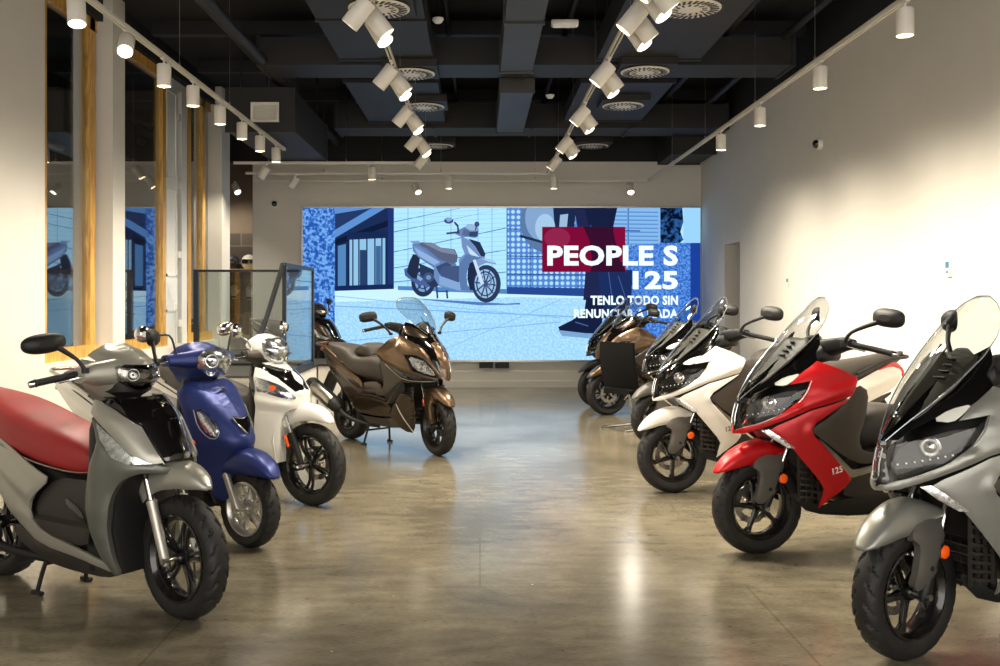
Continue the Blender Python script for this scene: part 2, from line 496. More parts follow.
def mirrors(root, c, base, half=(.085, .05), st=0, cx=-.4, body='black', stem='black', shape=3.2, tilt=.25, sr=.007, mid=None, round_=False, sides=(1,-1)):
    """c: centre of the right/left mirror head, base: foot of the stem, for y>0"""
    for s in sides:
        cc = Vector((c[0], c[1]*s, c[2])); bb = Vector((base[0], base[1]*s, base[2]))
        back = Vector((-1, -.5*s, 0)).normalized()          # glass looks rearward
        u = Vector((0, 0, 1)).cross(back).normalized(); up = back.cross(u).normalized()
        u2 = (u*math.cos(tilt*s)+up*math.sin(tilt*s)); v2 = (up*math.cos(tilt*s)-u*math.sin(tilt*s))
        mb = MB()
        secs = [(-.034, .35), (-.030, .55), (-.02, .8), (-.008, .95), (.004, 1.), (.012, 1.), (.014, .96)]
        mb.loft([sel(cc+back*h, u2, v2, half[0]*k, half[1]*k, 2 if round_ else shape, 28) for h, k in secs])
        j = cc - u2*half[0]*.55*(-1 if (u2.y*s) < 0 else 1) - v2*half[1]*.55 - back*.012
        md = Vector((mid[0], mid[1]*s, mid[2])) if mid else (bb+j)/2+Vector((0, -.02*s, .02))
        mb.tube([bb, md, j], [sr*1.2, sr, sr*1.5], 10, mi=1)
        mb.lathe([(sr*1.9, -.012), (sr*1.9, .012)], bb, (0, 0, 1), 12, mi=1)
        o = mb.build('mirror', [body, stem], root)
        g = MB(); g.loft([sel(cc+back*h, u2, v2, half[0]*.9, half[1]*.88, 2 if round_ else shape, 28) for h in (.0135, .0155)])
        gl = g.build('mirror_glass', 'mirror', o)
        steer(o, st, cx)

def handlebar(root, pts, st=0, cx=-.4, lever=True, cover=None, chromecap=True):
    """pts: centre, inner grip, outer grip for y>0"""
    mb = MB()
    c, a, b = [Vector(p) for p in pts]
    for s in (1, -1):
        mb.tube([(c.x, c.y*s, c.z), (a.x, a.y*s, a.z), (b.x, b.y*s, b.z)], .011, 10)
    bar = mb.build('handlebar', 'black', root); steer(bar, st, cx)
    for s in (1, -1):
        A = Vector((a.x, a.y*s, a.z)); B = Vector((b.x, b.y*s, b.z)); d = (B-A).normalized()
        g = MB(); L = (B-A).length
        prof = [(.012, 0), (.022, 0), (.022, .006)]
        k = 0
        while .008+k*.006 < L-.012:
            prof += [(.0172, .008+k*.006), (.0158, .011+k*.006)]; k += 1
        prof += [(.0172, L-.01), (.019, L-.008), (.019, L-.002)]
        g.lathe(prof, A, d, 16); o = g.build('grip', 'rubber', bar)
        e = MB(); e.lathe([(.013, 0), (.017, .002), (.017, .022), (.012, .028), (0, .028)], B-d*.002, d, 16, cap=False)
        e.build('bar_end', 'chrome' if chromecap else 'black', bar)
        # switch cluster
        q = MB(); q.loft([sel(A-d*h, (1, 0, 0), (0, 0, 1), .024*k, .027*k, 3, 16) for h, k in ((.0, .8), (.006, 1), (.05, 1.05), (.07, .9))])
        q.obox(A-d*.03+Vector((-.026, 0, .006)), [(1,0,0), d, (0,0,1)], (.004, .012, .01), 1)
        q.build('switch_cluster', ['black', 'steel'], bar)
        if lever:
            l = MB()
            p0 = A-d*.02+Vector((.03, 0, -.004)); p1 = A+d*.02+Vector((.048, 0, -.008)); p2 = A+d*.08+Vector((.046, 0, -.01)); p3 = A+d*.125+Vector((.055, 0, -.008))
            l.tube([p0, p1, p2, p3], [.009, .0065, .0055, .007], 8)
            l.build('brake_lever', 'chrome', bar)
    return bar

def fork(root, top, bot, y, m='fork', r0=.016, r1=.024, st=0, bottomfrac=.55, stan='chrome'):
    for s in (1, -1):
        T = Vector((top[0], y*s, top[1])); B = Vector((bot[0], y*s, bot[1])); K = T+(B-T)*(1-bottomfrac); d = (B-T).normalized()
        mb = MB(); mb.tube([T, K+d*.02], r0, 14, sub=1, mi=1)
        L = (B-K).length
        mb.lathe([(0, 0), (r1*.9, 0), (r1*1.08, .003), (r1*1.08, .014), (r1, .02), (r1*.96, L*.6), (r1*.9, L-.01), (r1*.5, L+.012), (0, L+.014)], K, d, 18, cap=False)
        o = mb.build('fork_leg', [m, stan], root); steer(o, st)
    mb = MB(); mb.lathe([(.007, -y-.036), (.013, -y-.036), (.013, -y-.026), (.008, -y-.026), (.008, y+.026), (.013, y+.026), (.013, y+.036), (.007, y+.036)], (0, 0, bot[1]+.012) if False else (0, 0, root.get('R', .27)), n=16)
    o = mb.build('axle', 'steel', root); steer(o, st)

def seat_mb(secs):
    """secs: x, zbottom, ztop, halfwidth, exponent; a soft saddle lofted along x"""
    mb = MB(); loops = []
    n = len(secs)
    for i in range(len(secs)-1):
        for k in range(4):
            t = k/4; a = secs[max(i-1, 0)]; b = secs[i]; c = secs[i+1]; d = secs[min(i+2, n-1)]
            q = [.5*(2*b[j]+(c[j]-a[j])*t+(2*a[j]-5*b[j]+4*c[j]-d[j])*t*t+(3*b[j]-a[j]-3*c[j]+d[j])*t**3) for j in range(4)]
            loops.append(sel((q[0], 0, (q[1]+q[2])/2), (0, 1, 0), (0, 0, 1), max(q[3], .005), max((q[2]-q[1])/2, .005), 3, 30))
    q = secs[-1]; loops.append(sel((q[0], 0, (q[1]+q[2])/2), (0, 1, 0), (0, 0, 1), q[3], (q[2]-q[1])/2, 3, 30))
    return mb.loft(loops)

def muffler(root, y=-.2, p0=(-1.0, .27), p1=(-1.25, .25), a=(-1.25, .28), b=(-1.78, .5), r=.065, shield='steel', body='black'):
    mb = MB(); A = Vector((a[0], y, a[1])); B = Vector((b[0], y, b[1])); d = (B-A).normalized(); L = (B-A).length
    mb.lathe([(.0, 0), (r*.45, 0), (r*.75, .03), (r, .09), (r*1.05, L*.5), (r, L-.03), (r*.8, L), (r*.72, L+.002), (r*.5, L-.012), (0, L-.012)], A, d, 28, cap=False)
    mb.tube([(p0[0]+.2, y*.45, p0[1]-.05), (p0[0], y*.8, p0[1]-.03), (p1[0], y, p1[1]), A+d*.03], [.018, .02, .022, .024], 12)
    o = mb.build('exhaust', body, root)
    # heat shield
    u = Vector((0, math.copysign(1, y), 0)); w = d.cross(u).normalized()
    h = MB(); loops = []
    for k in range(9):
        s = .22+.6*k/8; q = []
        for j in range(13):
            t = -1.15+2.3*j/12; rr = r*1.17 if k not in (0, 8) else r*1.08
            q.append(A+d*L*s+u*math.cos(t)*rr+w*math.sin(t)*rr)
        for j in range(12, -1, -1):
            t = -1.15+2.3*j/12; q.append(A+d*L*s+u*math.cos(t)*r*1.07+w*math.sin(t)*r*1.07)
        loops.append(q)
    h.loft(loops); h.build('heat_shield', shield, o)
    return o

def stand(root, x=-.95, z=.26, y=.14, side=True, near=-1, foot=.0):
    mb = MB()
    for s in (1, -1):
        mb.tube([(x+.03, y*s*.8, z), (x, y*s, .12), (x-.02, y*s*1.15, .014)], .011, 8)
        mb.tube([(x-.055, y*s*1.15, .012), (x-.02, y*s*1.15, .013), (x+.02, y*s*1.15, .012)], .012, 8)
    mb.tube([(x+.005, -y*.95, .15), (x+.005, y*.95, .15)], .009, 8, sub=1)
    mb.build('center_stand', 'black', root)

def drivetrain(root, rx, rz, far=1, reach=.55):
    """engine block with transmission cover on the far flank, shocks"""
    mb = MB()
    y = .12*far
    mb.loft([sel((x, y, z), (0, 1, 0), (0, 0, 1), a, b, 3.5, 20) for x, z, a, b in ((rx+reach, rz+.08, .05, .07), (rx+reach-.05, rz+.07, .06, .11), (rx+.3, rz+.05, .06, .10), (rx+.1, rz+.02, .055, .085), (rx-.02, rz, .05, .07), (rx-.07, rz, .04, .045))])
    mb.loft([sel((x, 0, z), (0, 1, 0), (0, 0, 1), a, b, 3.5, 20) for x, z, a, b in ((rx+.72, rz+.12, .07, .07), (rx+.64, rz+.12, .11, .12), (rx+.42, rz+.13, .13, .12), (rx+.34, rz+.14, .09, .08))])
    for k in range(7):
        mb.box((rx+.42+k*.03, -.13, rz+.04), (rx+.427+k*.03, .13, rz+.24))
    mb.build('engine', 'dark_steel', root)
    for s in (1, -1):
        q = MB(); a = Vector((rx-.01, .125*s, rz+.06)); b = Vector((rx+.06, .13*s, rz+.38)); d = (b-a); L = d.length
        prof = [(.012, 0)]
        k = 0
        while k < 16:
            prof += [(.02, .05+k*(L-.1)/16), (.027, .05+(k+.5)*(L-.1)/16)]; k += 1
        prof += [(.02, L-.05), (.012, L)]
        q.lathe(prof, a, d, 14); q.build('rear_shock', 'dark_steel', root)

def text_mb(s, size, off=0., ext=.0005):
    c = bpy.data.curves.new('t', 'FONT'); c.body = s; c.size = size; c.offset = off; c.extrude = ext; c.space_character = 1.06; c.align_x = 'CENTER'; c.align_y = 'CENTER'
    c.resolution_u = 3
    o = bpy.data.objects.new('t', c); COL.objects.link(o)
    dg = bpy.context.evaluated_depsgraph_get(); me = bpy.data.meshes.new_from_object(o.evaluated_get(dg))
    v = [tuple(p.co) for p in me.vertices]; f = [tuple(p.vertices) for p in me.polygons]
    bpy.data.objects.remove(o); bpy.data.curves.remove(c); bpy.data.meshes.remove(me)
    return v, f
def decal(name, root, s, size, c, u, up, m, off=0., ext=.0008, sy=1., sides=(1,)):
    v, f = text_mb(s, size, off, ext); c = Vector(c); u = Vector(u).normalized(); up = Vector(up).normalized(); n = u.cross(up)
    mb = MB(); mb.add([c+u*p[0]+up*p[1]*sy+n*p[2] for p in v], f, False)
    return mb.build(name, m, root, None)

# ------------------------------------------------------------------ body forms
MN = [(.55,.12),(.70,.152),(.80,.145),(.90,.115),(1.0,.03),(1.1,-.07),(1.2,-.17),(1.3,-.26)]
MW = [(.15,.17),(.3,.215),(.45,.25),(.6,.28),(.8,.30),(.95,.30),(1.05,.27),(1.15,.21),(1.3,.15)]
def maxi_nose(z): return lerp(z, MN)
def maxi_form(x, z):
    N = lerp(z, MN); w = lerp(z, MW); xb = -.42
    if x >= N: return 0.
    if x <= xb: return w
    t = (x-xb)/(N-xb)
    return w*(1-t**1.7)**.8
def fender_form(R, r1=.05, w=.085):
    def f(x, z):
        r = math.hypot(x, z-R); r0 = R-.03; rt = R+r1
        if r <= r0: return w
        if r >= rt: return 0.
        return w*math.sqrt(max(0, 1-((r-r0)/(rt-r0))**2))
    return f
def tail_form(w0=.23, w1=.10, xs=-.9, xe=-1.9, zc=.6, zs=.5):
    def f(x, z):
        t = max(0, min(1, (x-xs)/(xe-xs))); w = w0+(w1-w0)*t**1.3
        return w*math.sqrt(max(.04, 1-((z-(zc+.25*t))/zs)**2*.6))
    return f

def front_fender(root, R, poly, m, st=0, r1=.05, w=.085, name='front_fender', step=.018):
    """mudguard shell swept round the wheel: poly is the side outline, top closes on the centre line"""
    f = fender_form(R, r1, w); rt = R+r1
    # polar sweep: for every angle the shell runs from the lower edge of the outline over the top
    th0, th1, fn = poly           # angles measured from +x, fn(theta)->lower-edge radius and top radius
    mb = MB(); loops = []; n = 26
    for k in range(n+1):
        t = th0+(th1-th0)*k/n; rl, rtp, ww = fn(t)
        L = []
        for j in range(19):
            a = -1+2*j/18
            yy = ww*math.copysign(1-(1-abs(a))**1.6, a) if abs(a) < 1 else ww*a
            # superelliptic crown: side walls then a rounded top
            ang = a*PI/2
            y = ww*math.copysign(abs(math.sin(ang))**.75, ang); r = rl+(rtp-rl)*abs(math.cos(ang))**.6
            L.append((r*math.cos(t), y, R+r*math.sin(t)))
        loops.append(L)
    vs = [p for l in loops for p in l]; m_ = 19; fs = []
    for k in range(n):
        for i in range(m_-1): fs.append((k*m_+i, k*m_+i+1, (k+1)*m_+i+1, (k+1)*m_+i))
    o = MB().add(vs, fs).build(name, m, root, 60)
    md = o.modifiers.new('thickness', 'SOLIDIFY'); md.thickness = .005; md.offset = -1
    steer(o, st)
    return o
D2R = PI/180
def windscreen(root, p0, p1, hw, m, bow=2.2, curve=.03, nv=22, name='windscreen', rim=True, st=0, th=.003):
    """transparent shield: centre line p0 (foot) to p1 (top), half width hw(v)"""
    mb = MB(); n = 17; A = Vector((p0[0], 0, p0[1])); B = Vector((p1[0], 0, p1[1])); d = (B-A); nn = Vector((d.z, 0, -d.x)).normalized()
    rows = []
    for k in range(nv+1):
        v = k/nv; c = A+d*v+nn*curve*math.sin(PI*v); w = hw(v); rows.append([(c.x-bow*(w*(2*j/(n-1)-1))**2, w*(2*j/(n-1)-1), c.z-.4*bow*(w*(2*j/(n-1)-1))**2) for j in range(n)])
    vs = [p for l in rows for p in l]; fs = []
    for k in range(nv):
        for i in range(n-1): fs.append((k*n+i, k*n+i+1, (k+1)*n+i+1, (k+1)*n+i))
    mb.add(vs, fs); o = mb.build(name, m, root, 80)
    md = o.modifiers.new('thickness', 'SOLIDIFY'); md.thickness = th
    steer(o, st, -.4)
    if rim:
        r = MB(); L = [rows[k][0] for k in range(nv+1)]+[rows[nv][j] for j in range(1, n)]+[rows[k][n-1] for k in range(nv-1, -1, -1)]
        r.tube(L, .0024, 6, sub=1); q = r.build('screen_edge', M['screen_edge'], o)
    return o
M['screen_edge'] = mat('polished_edge', (170,178,185), .15, metal=.6)

def maxi(root, paint, R=.274, st=0., bst=0., kind='town', fpaint=None, rimm='alloy_black', num=None, tailpaint=None):
    fpaint = fpaint or paint; tp = tailpaint or paint
    root['R'] = R
    F, NO = maxi_form, maxi_nose
    town = kind == 'town'
    wheel(root, 'front_wheel', 0, R, .118, .185 if town else .195, 'five' if town else 'multi', rimm, st, .115, -1 if town else 1)
    wheel(root, 'rear_wheel', -1.42, R-.005, .135, .17, 'five', rimm, 0, .11, 1)
    del root['R']; root['R'] = R
    fork(root, (-.2, .74), (0, .265), .082, 'black', st=st, bottomfrac=.45)
    caliper(root, -.085, .22 if town else .3, -.07 if town else .07, st)
    # ---- front mudguard and fork guards
    def ff(t):
        a = t/D2R
        return (lerp(a, [(36,.332),(50,.288),(75,.254),(90,.268),(100,.295),(116,.34)]), lerp(a, [(36,.337),(60,.356),(80,.370),(92,.376),(116,.362)]), lerp(a, [(36,.022),(42,.05),(55,.07),(80,.083),(116,.088)]))
    front_fender(root, R, (36*D2R, 116*D2R, ff), fpaint, st)
    gp = [(.09,.515),(.02,.58),(-.06,.605),(-.132,.562),(-.095,.46),(-.055,.345),(-.01,.300),(.045,.298),(.066,.33),(.045,.41),(.035,.48)]
    for o in panel('fork_guard', root, gp, lambda x, z: .100-.3*max(0, z-.5)-.25*max(0, .36-z), 'leg_grey' if town else fpaint, th=.03, pillow=.008): steer(o, st)
    mb = MB()
    for s in (1, -1): mb.lathe([(0, .0), (.0115, .0), (.010, .005), (0, .006)], (-.02, .106*s, .385), (0, s, 0), 14, cap=False)
    steer(mb.build('guard_screw', 'black', root), st)
    for s in (1, -1):
        mb = MB()
        if town:
            mb.lathe([(0, 0), (.026, 0), (.028, .006), (.026, .014), (.018, .018), (0, .019)], (-.105, .072*s+.022*s, .44), (.0, s, 0), 22, cap=False)
            mb.tube([(-.105, .06*s, .44), (-.105, .1*s, .44)], .012, 8, sub=1)
        else:
            mb.loft([sel((-.09+.0*h, .1*s+.006*s*h, .49), (.35, 0, -.94), (.94, 0, .35), .035*k, .010*k, 4, 14) for h, k in ((0, 1), (1, 1), (1.6, .8))])
        o = mb.build('side_reflector', 'orange', root); o['label'] = 'orange side reflector'; steer(o, st)
    # ---- core so the machine is solid behind its panels
    mb = MB()
    secs = [(.03,.74,.86,.03),(-.06,.70,.94,.11),(-.2,.66,1.06,.17),(-.33,.38,1.08,.19),(-.42,.30,1.06,.2),(-.50,.27,.9,.19),(-.56,.26,.62,.17),(-.7,.26,.56,.15),(-.95,.28,.66,.15),(-1.05,.46,.74,.15),(-1.3,.56,.84,.12),(-1.6,.72,.92,.08),(-1.8,.84,.95,.05)]
    mb.loft([sel((x, 0, (a+b)/2), (0,1,0), (0,0,1), w, (b-a)/2, 4, 28) for x, a, b, w in secs])
    mb.build('inner_body', 'black', root)
    # ---- nose mask with upright chrome slot
    if town:
        panel('nose_mask', root, [(.17,.700),(.120,.728),(.126,.80),(.113,.87),(.10,.905),(.17,.905)], F, 'gloss', off=.001, nose=NO, join=True, smooth=0)
        mb = MB()
        for s in (1, -1):
            mb.tube([(NO(z)+.008-.004, .016*s, z) for z in (.86,.83,.79,.75)]+[(NO(.735)+.006, .007*s, .735)], .003, 8)
        mb.tube([(NO(.735)+.006, .007, .735), (NO(.735)+.006, -.007, .735)], .003, 8); mb.tube([(NO(.86)+.004, .016, .86), (NO(.86)+.008, 0, .868), (NO(.86)+.004, -.016, .86)], .003, 8)
        mb.build('intake_trim', 'chrome', root)
        lamp = [(.116,.862),(.057,.915),(-.036,.963),(-.081,.965),(-.2,.996),(-.178,.958),(-.133,.893),(-.047,.82),(.062,.757),(.121,.732),(.128,.80)]
        blade = [(.165,.696),(.118,.7275),(.044,.756),(-.047,.815),(-.125,.882),(-.172,.945),(-.198,.992),(-.21,1.0),(-.105,.975),(-.165,1.034),(-.264,1.104),(-.35,1.067),(-.446,1.022),(-.45,1.0),(-.401,.918),(-.184,.846),(-.024,.764),(.024,.739),(.1,.702),(.165,.69)]
        rid = [((-.46,.99),(-.12,.84),.010,.045), ((-.12,.84),(.13,.71),.010,.04), ((-.26,1.10),(-.45,1.03),.006,.03)]
        panel('front_cowl', root, blade, F, paint, off=.004, nose=NO, join=True, smooth=0, ridges=rid, step=.014)
        wing = [(.005,.722),(-.03,.750),(-.184,.836),(-.392,.905),(-.30,.838),(-.215,.775),(-.190,.735),(-.205,.700),(-.433,.456),(-.405,.402),(-.268,.284),(-.287,.394),(-.261,.436),(-.098,.632)]
        panel('leg_shield', root, wing, F, paint, off=.006, nose=NO, ridges=[((-.40,.90),(-.20,.74),.008,.05), ((-.2,.72),(-.42,.45),.010,.05)], step=.015, smooth=0)
        panel('headlight_reflector', root, [(.10,.85),(.05,.895),(-.08,.945),(-.15,.955),(-.12,.895),(-.04,.84),(.06,.775),(.11,.75)], F, 'alloy_black', off=-.02, nose=NO, pillow=-.006)
        for s in (1, -1):
            mb = MB(); c = Vector((.0, F(0, .86)*s-.006*s, .872)); d = Vector((.7, .7*s, .05)).normalized()
            mb.lathe([(0, -.02), (.032, -.02), (.038, .0), (.041, .008), (.034, .011), (.030, .002), (.014, .012), (0, .015)], c-d*.004, d, 26, cap=False)
            mb.build('headlight_bulb', 'reflector', root)
            for k in range(8):
                q = k/7; x = .10-.16*q; z = .80+.045*q; MB().lathe([(0, .004), (.004, .003), (.004, -.004), (0, -.004)], (x, (F(x, z)+.003)*s, z), (.5, s, 0), 8, cap=False).build('daytime_light', 'white_lens', root)
        panel('headlight', root, lamp, F, 'smoke_lens', off=.001, nose=NO, pillow=.003, smooth=0)
        panel('position_light', root, [(-.03,.972),(-.095,1.016),(-.17,1.04),(-.128,1.0),(-.085,.968)], F, 'white_lens', off=.003, nose=NO)
        strip('headlight_trim', root, [(-.21,1.004),(-.20,.99),(-.182,.955),(-.138,.888),(-.05,.815),(.06,.752),(.118,.728)], F, 'steel', r=.0035, off=.006, nose=NO)
        panel('turn_signal', root, [(.040,.718),(.008,.726),(-.05,.685),(-.118,.628),(-.085,.628),(-.02,.668)], F, 'reflector', off=.010, nose=NO, th=.02, smooth=0)
        panel('upper_cowl', root, [(.130,.885),(.037,.978),(-.06,1.07),(-.147,1.145),(-.25,1.22),(-.322,1.262),(-.31,1.20),(-.275,1.15),(-.268,1.108),(-.17,1.044),(-.092,1.017),(-.03,.975),(.055,.921),(.11,.868)], F, 'gloss', off=.002, nose=NO, smooth=0)
        panel('centre_cowl', root, [(.17,.885),(.12,.91),(.0,1.02),(-.2,1.18),(-.2,1.26),(.1,1.1)], lambda x, z: max(F(x, z), 0)*.96, 'plastic_brown', off=0, nose=NO, join=True, smooth=0)
        hw = lambda v: lerp(v, [(0,.018),(.12,.06),(.25,.105),(.4,.14),(.6,.163),(.75,.158),(.88,.125),(.95,.085),(1,.03)])
        windscreen(root, (.120,.888), (-.425,1.468), hw, 'screen', 2.0, .02)
        # louvred inner cowl seen through the screen
        hw2 = lambda v: lerp(v, [(0,.015),(.3,.085),(.6,.125),(.9,.135),(1,.12)])
        cw = windscreen(root, (.09,.90), (-.235,1.235), hw2, 'plastic_brown', 1.6, .01, name='inner_cowl', rim=False, th=.006)
        mb = MB()
        for k in range(4):
            z = 1.13+.024*k; x = -.135-.024*k
            for s in (1,): mb.obox((x+.01, .03, z+.006), [(0,1,0), (-.75,0,.66), (.66,0,.75)], (.055-.006*k, .0035, .006), 0)
        mb.build('louvre', 'black', cw)
        mb = MB(); mb.lathe([(0,0),(.013,0),(.013,.006),(.008,.008),(0,.008)], (.045,0,.985), (.75,0,.66), 18, cap=False); mb.build('badge', 'chrome', root)
    else:
        # Broader mask: two slanted lamps, ridged centre blade
        panel('nose_mask', root, [(.165,.70),(.10,.72),(.07,.80),(.03,.90),(-.03,.97),(.0,1.02),(.17,1.0)], F, 'gloss', off=.0, nose=NO, join=True, smooth=0)
        panel('centre_blade', root, [(.165,.70),(.128,.715),(.105,.80),(.088,.87),(.05,.93),(.0,1.0),(-.04,1.035),(-.03,1.06),(.05,1.0),(.17,.9)], F, paint, off=.008, nose=NO, join=True, smooth=0)
        blade = [(.13,.712),(.105,.765),(.06,.84),(.0,.925),(-.06,.985),(-.143,1.036),(-.23,1.08),(-.317,1.113),(-.42,1.07),(-.559,.958),(-.53,.905),(-.36,.84),(-.198,.784),(-.05,.735),(.09,.706),(.09,.722),(-.03,.755),(-.12,.79),(-.205,.94),(-.1,.935),(-.03,.905),(.03,.84),(.085,.745)]
        panel('front_cowl', root, blade, F, paint, off=.005, nose=NO, smooth=0, step=.014, ridges=[((-.55,.95),(-.3,1.0),.012,.05), ((-.5,.93),(-.1,.78),.012,.05), ((-.1,1.0),(.1,.77),.006,.03)])
        panel('headlight_reflector', root, [(-.18,.93),(-.04,.895),(.02,.83),(.075,.745),(0,.76),(-.1,.80)], F, 'reflector', off=-.018, nose=NO, pillow=-.006)
        for s in (1, -1):
            mb = MB(); c = Vector((-.03, F(-.03, .83)*s-.002*s, .835)); d = Vector((.75, .62*s, .1)).normalized()
            mb.lathe([(0, -.02), (.032, -.02), (.04, .0), (.042, .006), (.034, .008), (.03, .004), (.012, .012), (0, .014)], c-d*.012, d, 26, cap=False)
            mb.build('headlight_bulb', 'reflector', root)
        panel('headlight', root, [(-.206,.942),(-.1,.935),(-.03,.905),(.03,.84),(.088,.735),(.0,.752),(-.115,.788)], F, 'lens', off=.0, nose=NO, pillow=.004, smooth=0)
        panel('side_scoop', root, [(-.36,.832),(-.206,.677),(.02,.685),(.09,.700),(.0,.715),(-.2,.775)], F, 'gloss', off=.0, nose=NO, smooth=0)
        strip('cowl_trim', root, [(-.44,.86),(-.33,.79),(-.2,.70),(.02,.692),(.08,.70)], F, 'steel', r=.003, off=.006, nose=NO)
        panel('upper_cowl', root, [(.05,.955),(.02,1.02),(-.06,1.10),(-.147,1.16),(-.25,1.22),(-.32,1.24),(-.34,1.15),(-.318,1.118),(-.2,1.07),(-.12,1.035),(-.03,.985),(.03,.935)], F, 'gloss', off=.002, nose=NO, smooth=0)
        panel('centre_cowl', root, [(.1,.95),(.0,1.02),(-.2,1.18),(-.2,1.29),(.1,1.1)], lambda x, z: max(F(x, z), 0)*.96, 'plastic_brown', off=0, nose=NO, join=True, smooth=0)
        panel('cowl_cheek', root, [(-.07,1.085),(-.17,1.155),(-.3,1.215),(-.325,1.16),(-.2,1.10)], F, 'bronze_d', off=.006, nose=NO)
        hw = lambda v: lerp(v, [(0,.05),(.15,.10),(.35,.15),(.6,.18),(.8,.18),(.93,.15),(1,.10)])
        windscreen(root, (-.09,1.13), (-.44,1.475), hw, 'screen', 1.6, .02)
        panel('leg_shield', root, [(-.30,.52),(-.25,.58),(-.15,.55),(-.12,.45),(-.161,.206),(-.276,.205),(-.47,.35),(-.40,.42)], F, 'bronze_d', off=.004, nose=NO, ridges=[((-.14,.52),(-.18,.22),.008,.04)])
        strip('shield_trim', root, [(-.33,.50),(-.27,.36),(-.21,.27),(-.165,.205),(-.16,.204)], F, 'steel', r=.005, off=.012)
        panel('leg_cover', root, [(-.35,.83),(-.21,.67),(-.2,.60),(-.30,.52),(-.42,.45),(-.50,.52),(-.47,.66),(-.55,.88)], F, 'black', off=-.004)
    # ---- inner leg shield, floor, belly
    panel('inner_leg_shield', root, [(-.185,.730),(-.317,.828),(-.40,.905),(-.455,.985),(-.52,.94),(-.50,.80),(-.462,.67),(-.50,.60),(-.62,.585),(-.62,.535),(-.50,.53),(-.42,.56),(-.35,.60),(-.22,.70)], F, 'plastic_brown', off=-.002, nose=NO)
    panel('shield_trim', root, [(-.215,.698),(-.30,.625),(-.41,.525),(-.45,.495),(-.62,.53),(-.95,.53),(-.95,.50),(-.62,.495),(-.46,.455),(-.43,.46),(-.30,.60)], F, 'steel' if town else 'bronze_d', off=.0)
    def FL(x, z): return F(x, z)*lerp(x, [(-1.1,.85),(-.5,1.0)])
    panel('floor_side', root, [(-.44,.455),(-.62,.495),(-1.0,.50),(-1.12,.42),(-1.05,.33),(-.70,.32),(-.42,.34),(-.405,.40)], FL, 'plastic' if town else 'bronze_d', off=.0)
    panel('lower_fairing', root, [(-.13,.37),(-.15,.32),(-.231,.247),(-.55,.215),(-.95,.235),(-1.05,.33),(-.70,.315),(-.42,.335),(-.28,.28),(-.20,.35)], lambda x, z: FL(x, z)*.93, 'gloss' if not town else 'black', off=-.004)
    mb = MB(); mb.loft([sel((x, 0, .56-.0*w), (0,1,0), (0,0,1), w, h, 4, 20) for x, w, h in ((-.44,.2,.03),(-.6,.235,.03),(-.95,.22,.03),(-1.05,.15,.025))]); mb.build('footboard', 'plastic', root)
    # radiator grille behind the wheel
    mb = MB(); mb.box((-.33,-.15,.26), (-.31,.15,.60))
    for k in range(9): mb.obox((-.30, 0, .285+k*.036), [(0,1,0), (.8,0,.5), (-.5,0,.8)], (.155, .014, .003))
    for k in range(7): mb.box((-.303,-.152+k*.05,.26), (-.296,-.148+k*.05,.6))
    for s in (1, -1):
        for k in range(9): mb.obox((-.225, .176*s, .34+k*.034), [(1,.25*s,.2), (-.25*s,1,0), (-.2,0,1)], (.09, .008, .006))
        for k in range(4): mb.obox((-.28+.04*k, .172*s, .47), [(1,.25*s,0), (-.25*s,1,0), (0,0,1)], (.004, .008, .15))
    mb.build('radiator_grille', 'plastic', root)
    # ---- saddle
    top = 0 if town else .03
    if town:
        secs = [(-.575,.60,.68,.05),(-.60,.58,.75,.10),(-.68,.58,.82,.135),(-.80,.60,.84,.17),(-.98,.62,.82,.20),(-1.12,.66,.84,.20),(-1.19,.70,.92,.18),(-1.32,.74,.96,.17),(-1.6,.83,1.0,.13),(-1.82,.91,1.035,.08),(-1.95,.99,1.045,.03)]
    else:
        secs = [(-.60,.62,.70,.07),(-.64,.60,.80,.12),(-.78,.62,.90,.17),(-.92,.64,.90,.20),(-1.10,.66,.90,.21),(-1.25,.72,.96,.2),(-1.40,.78,.985,.18),(-1.6,.86,1.0,.14),(-1.74,.93,1.0,.08)]
    s_ = seat_mb(secs).build('seat', 'seat', root)
    if not town:
        seat_mb([(-.92,.86,.92,.10),(-.96,.86,1.0,.14),(-1.03,.87,1.02,.155),(-1.13,.88,.99,.15),(-1.2,.9,.94,.12)]).build('backrest_bolster', 'seat', s_)
    # ---- tail
    TF = tail_form()
    if town:
        panel('tail_panel', root, [(-.93,.60),(-1.1,.70),(-1.30,.755),(-1.436,.815),(-1.6,.885),(-1.785,.955),(-1.88,.92),(-1.865,.82),(-1.80,.752),(-1.32,.570),(-1.08,.52)], TF, tp, off=.002, ridges=[((-1.0,.6),(-1.85,.87),.012,.06)], smooth=1)
        panel('rear_body', root, [(-.93,.59),(-1.08,.51),(-1.32,.56),(-1.80,.742),(-1.78,.70),(-1.3,.46),(-1.0,.42),(-.62,.50),(-.60,.60),(-.7,.62)], lambda x, z: TF(x, z)*.9, 'plastic', off=0)
        panel('tail_light', root, [(-1.62,.895),(-1.785,.962),(-1.83,.965),(-1.905,.90),(-1.90,.84),(-1.878,.86),(-1.86,.905),(-1.78,.935)], TF, 'red_lens', off=.008)
    else:
        panel('tail_panel', root, [(-.92,.66),(-1.05,.70),(-1.3,.80),(-1.55,.91),(-1.70,.985),(-1.80,.96),(-1.78,.90),(-1.65,.84),(-1.33,.69),(-1.0,.57),(-.88,.58)], TF, tp, off=.004, ridges=[((-.95,.63),(-1.75,.94),.014,.05)])
        panel('rear_body', root, [(-.60,.66),(-.9,.64),(-1.0,.565),(-1.33,.68),(-1.65,.83),(-1.76,.88),(-1.72,.80),(-1.4,.56),(-1.15,.42),(-.86,.38),(-.60,.50)], lambda x, z: TF(x, z)*.95, 'bronze_d', off=0)
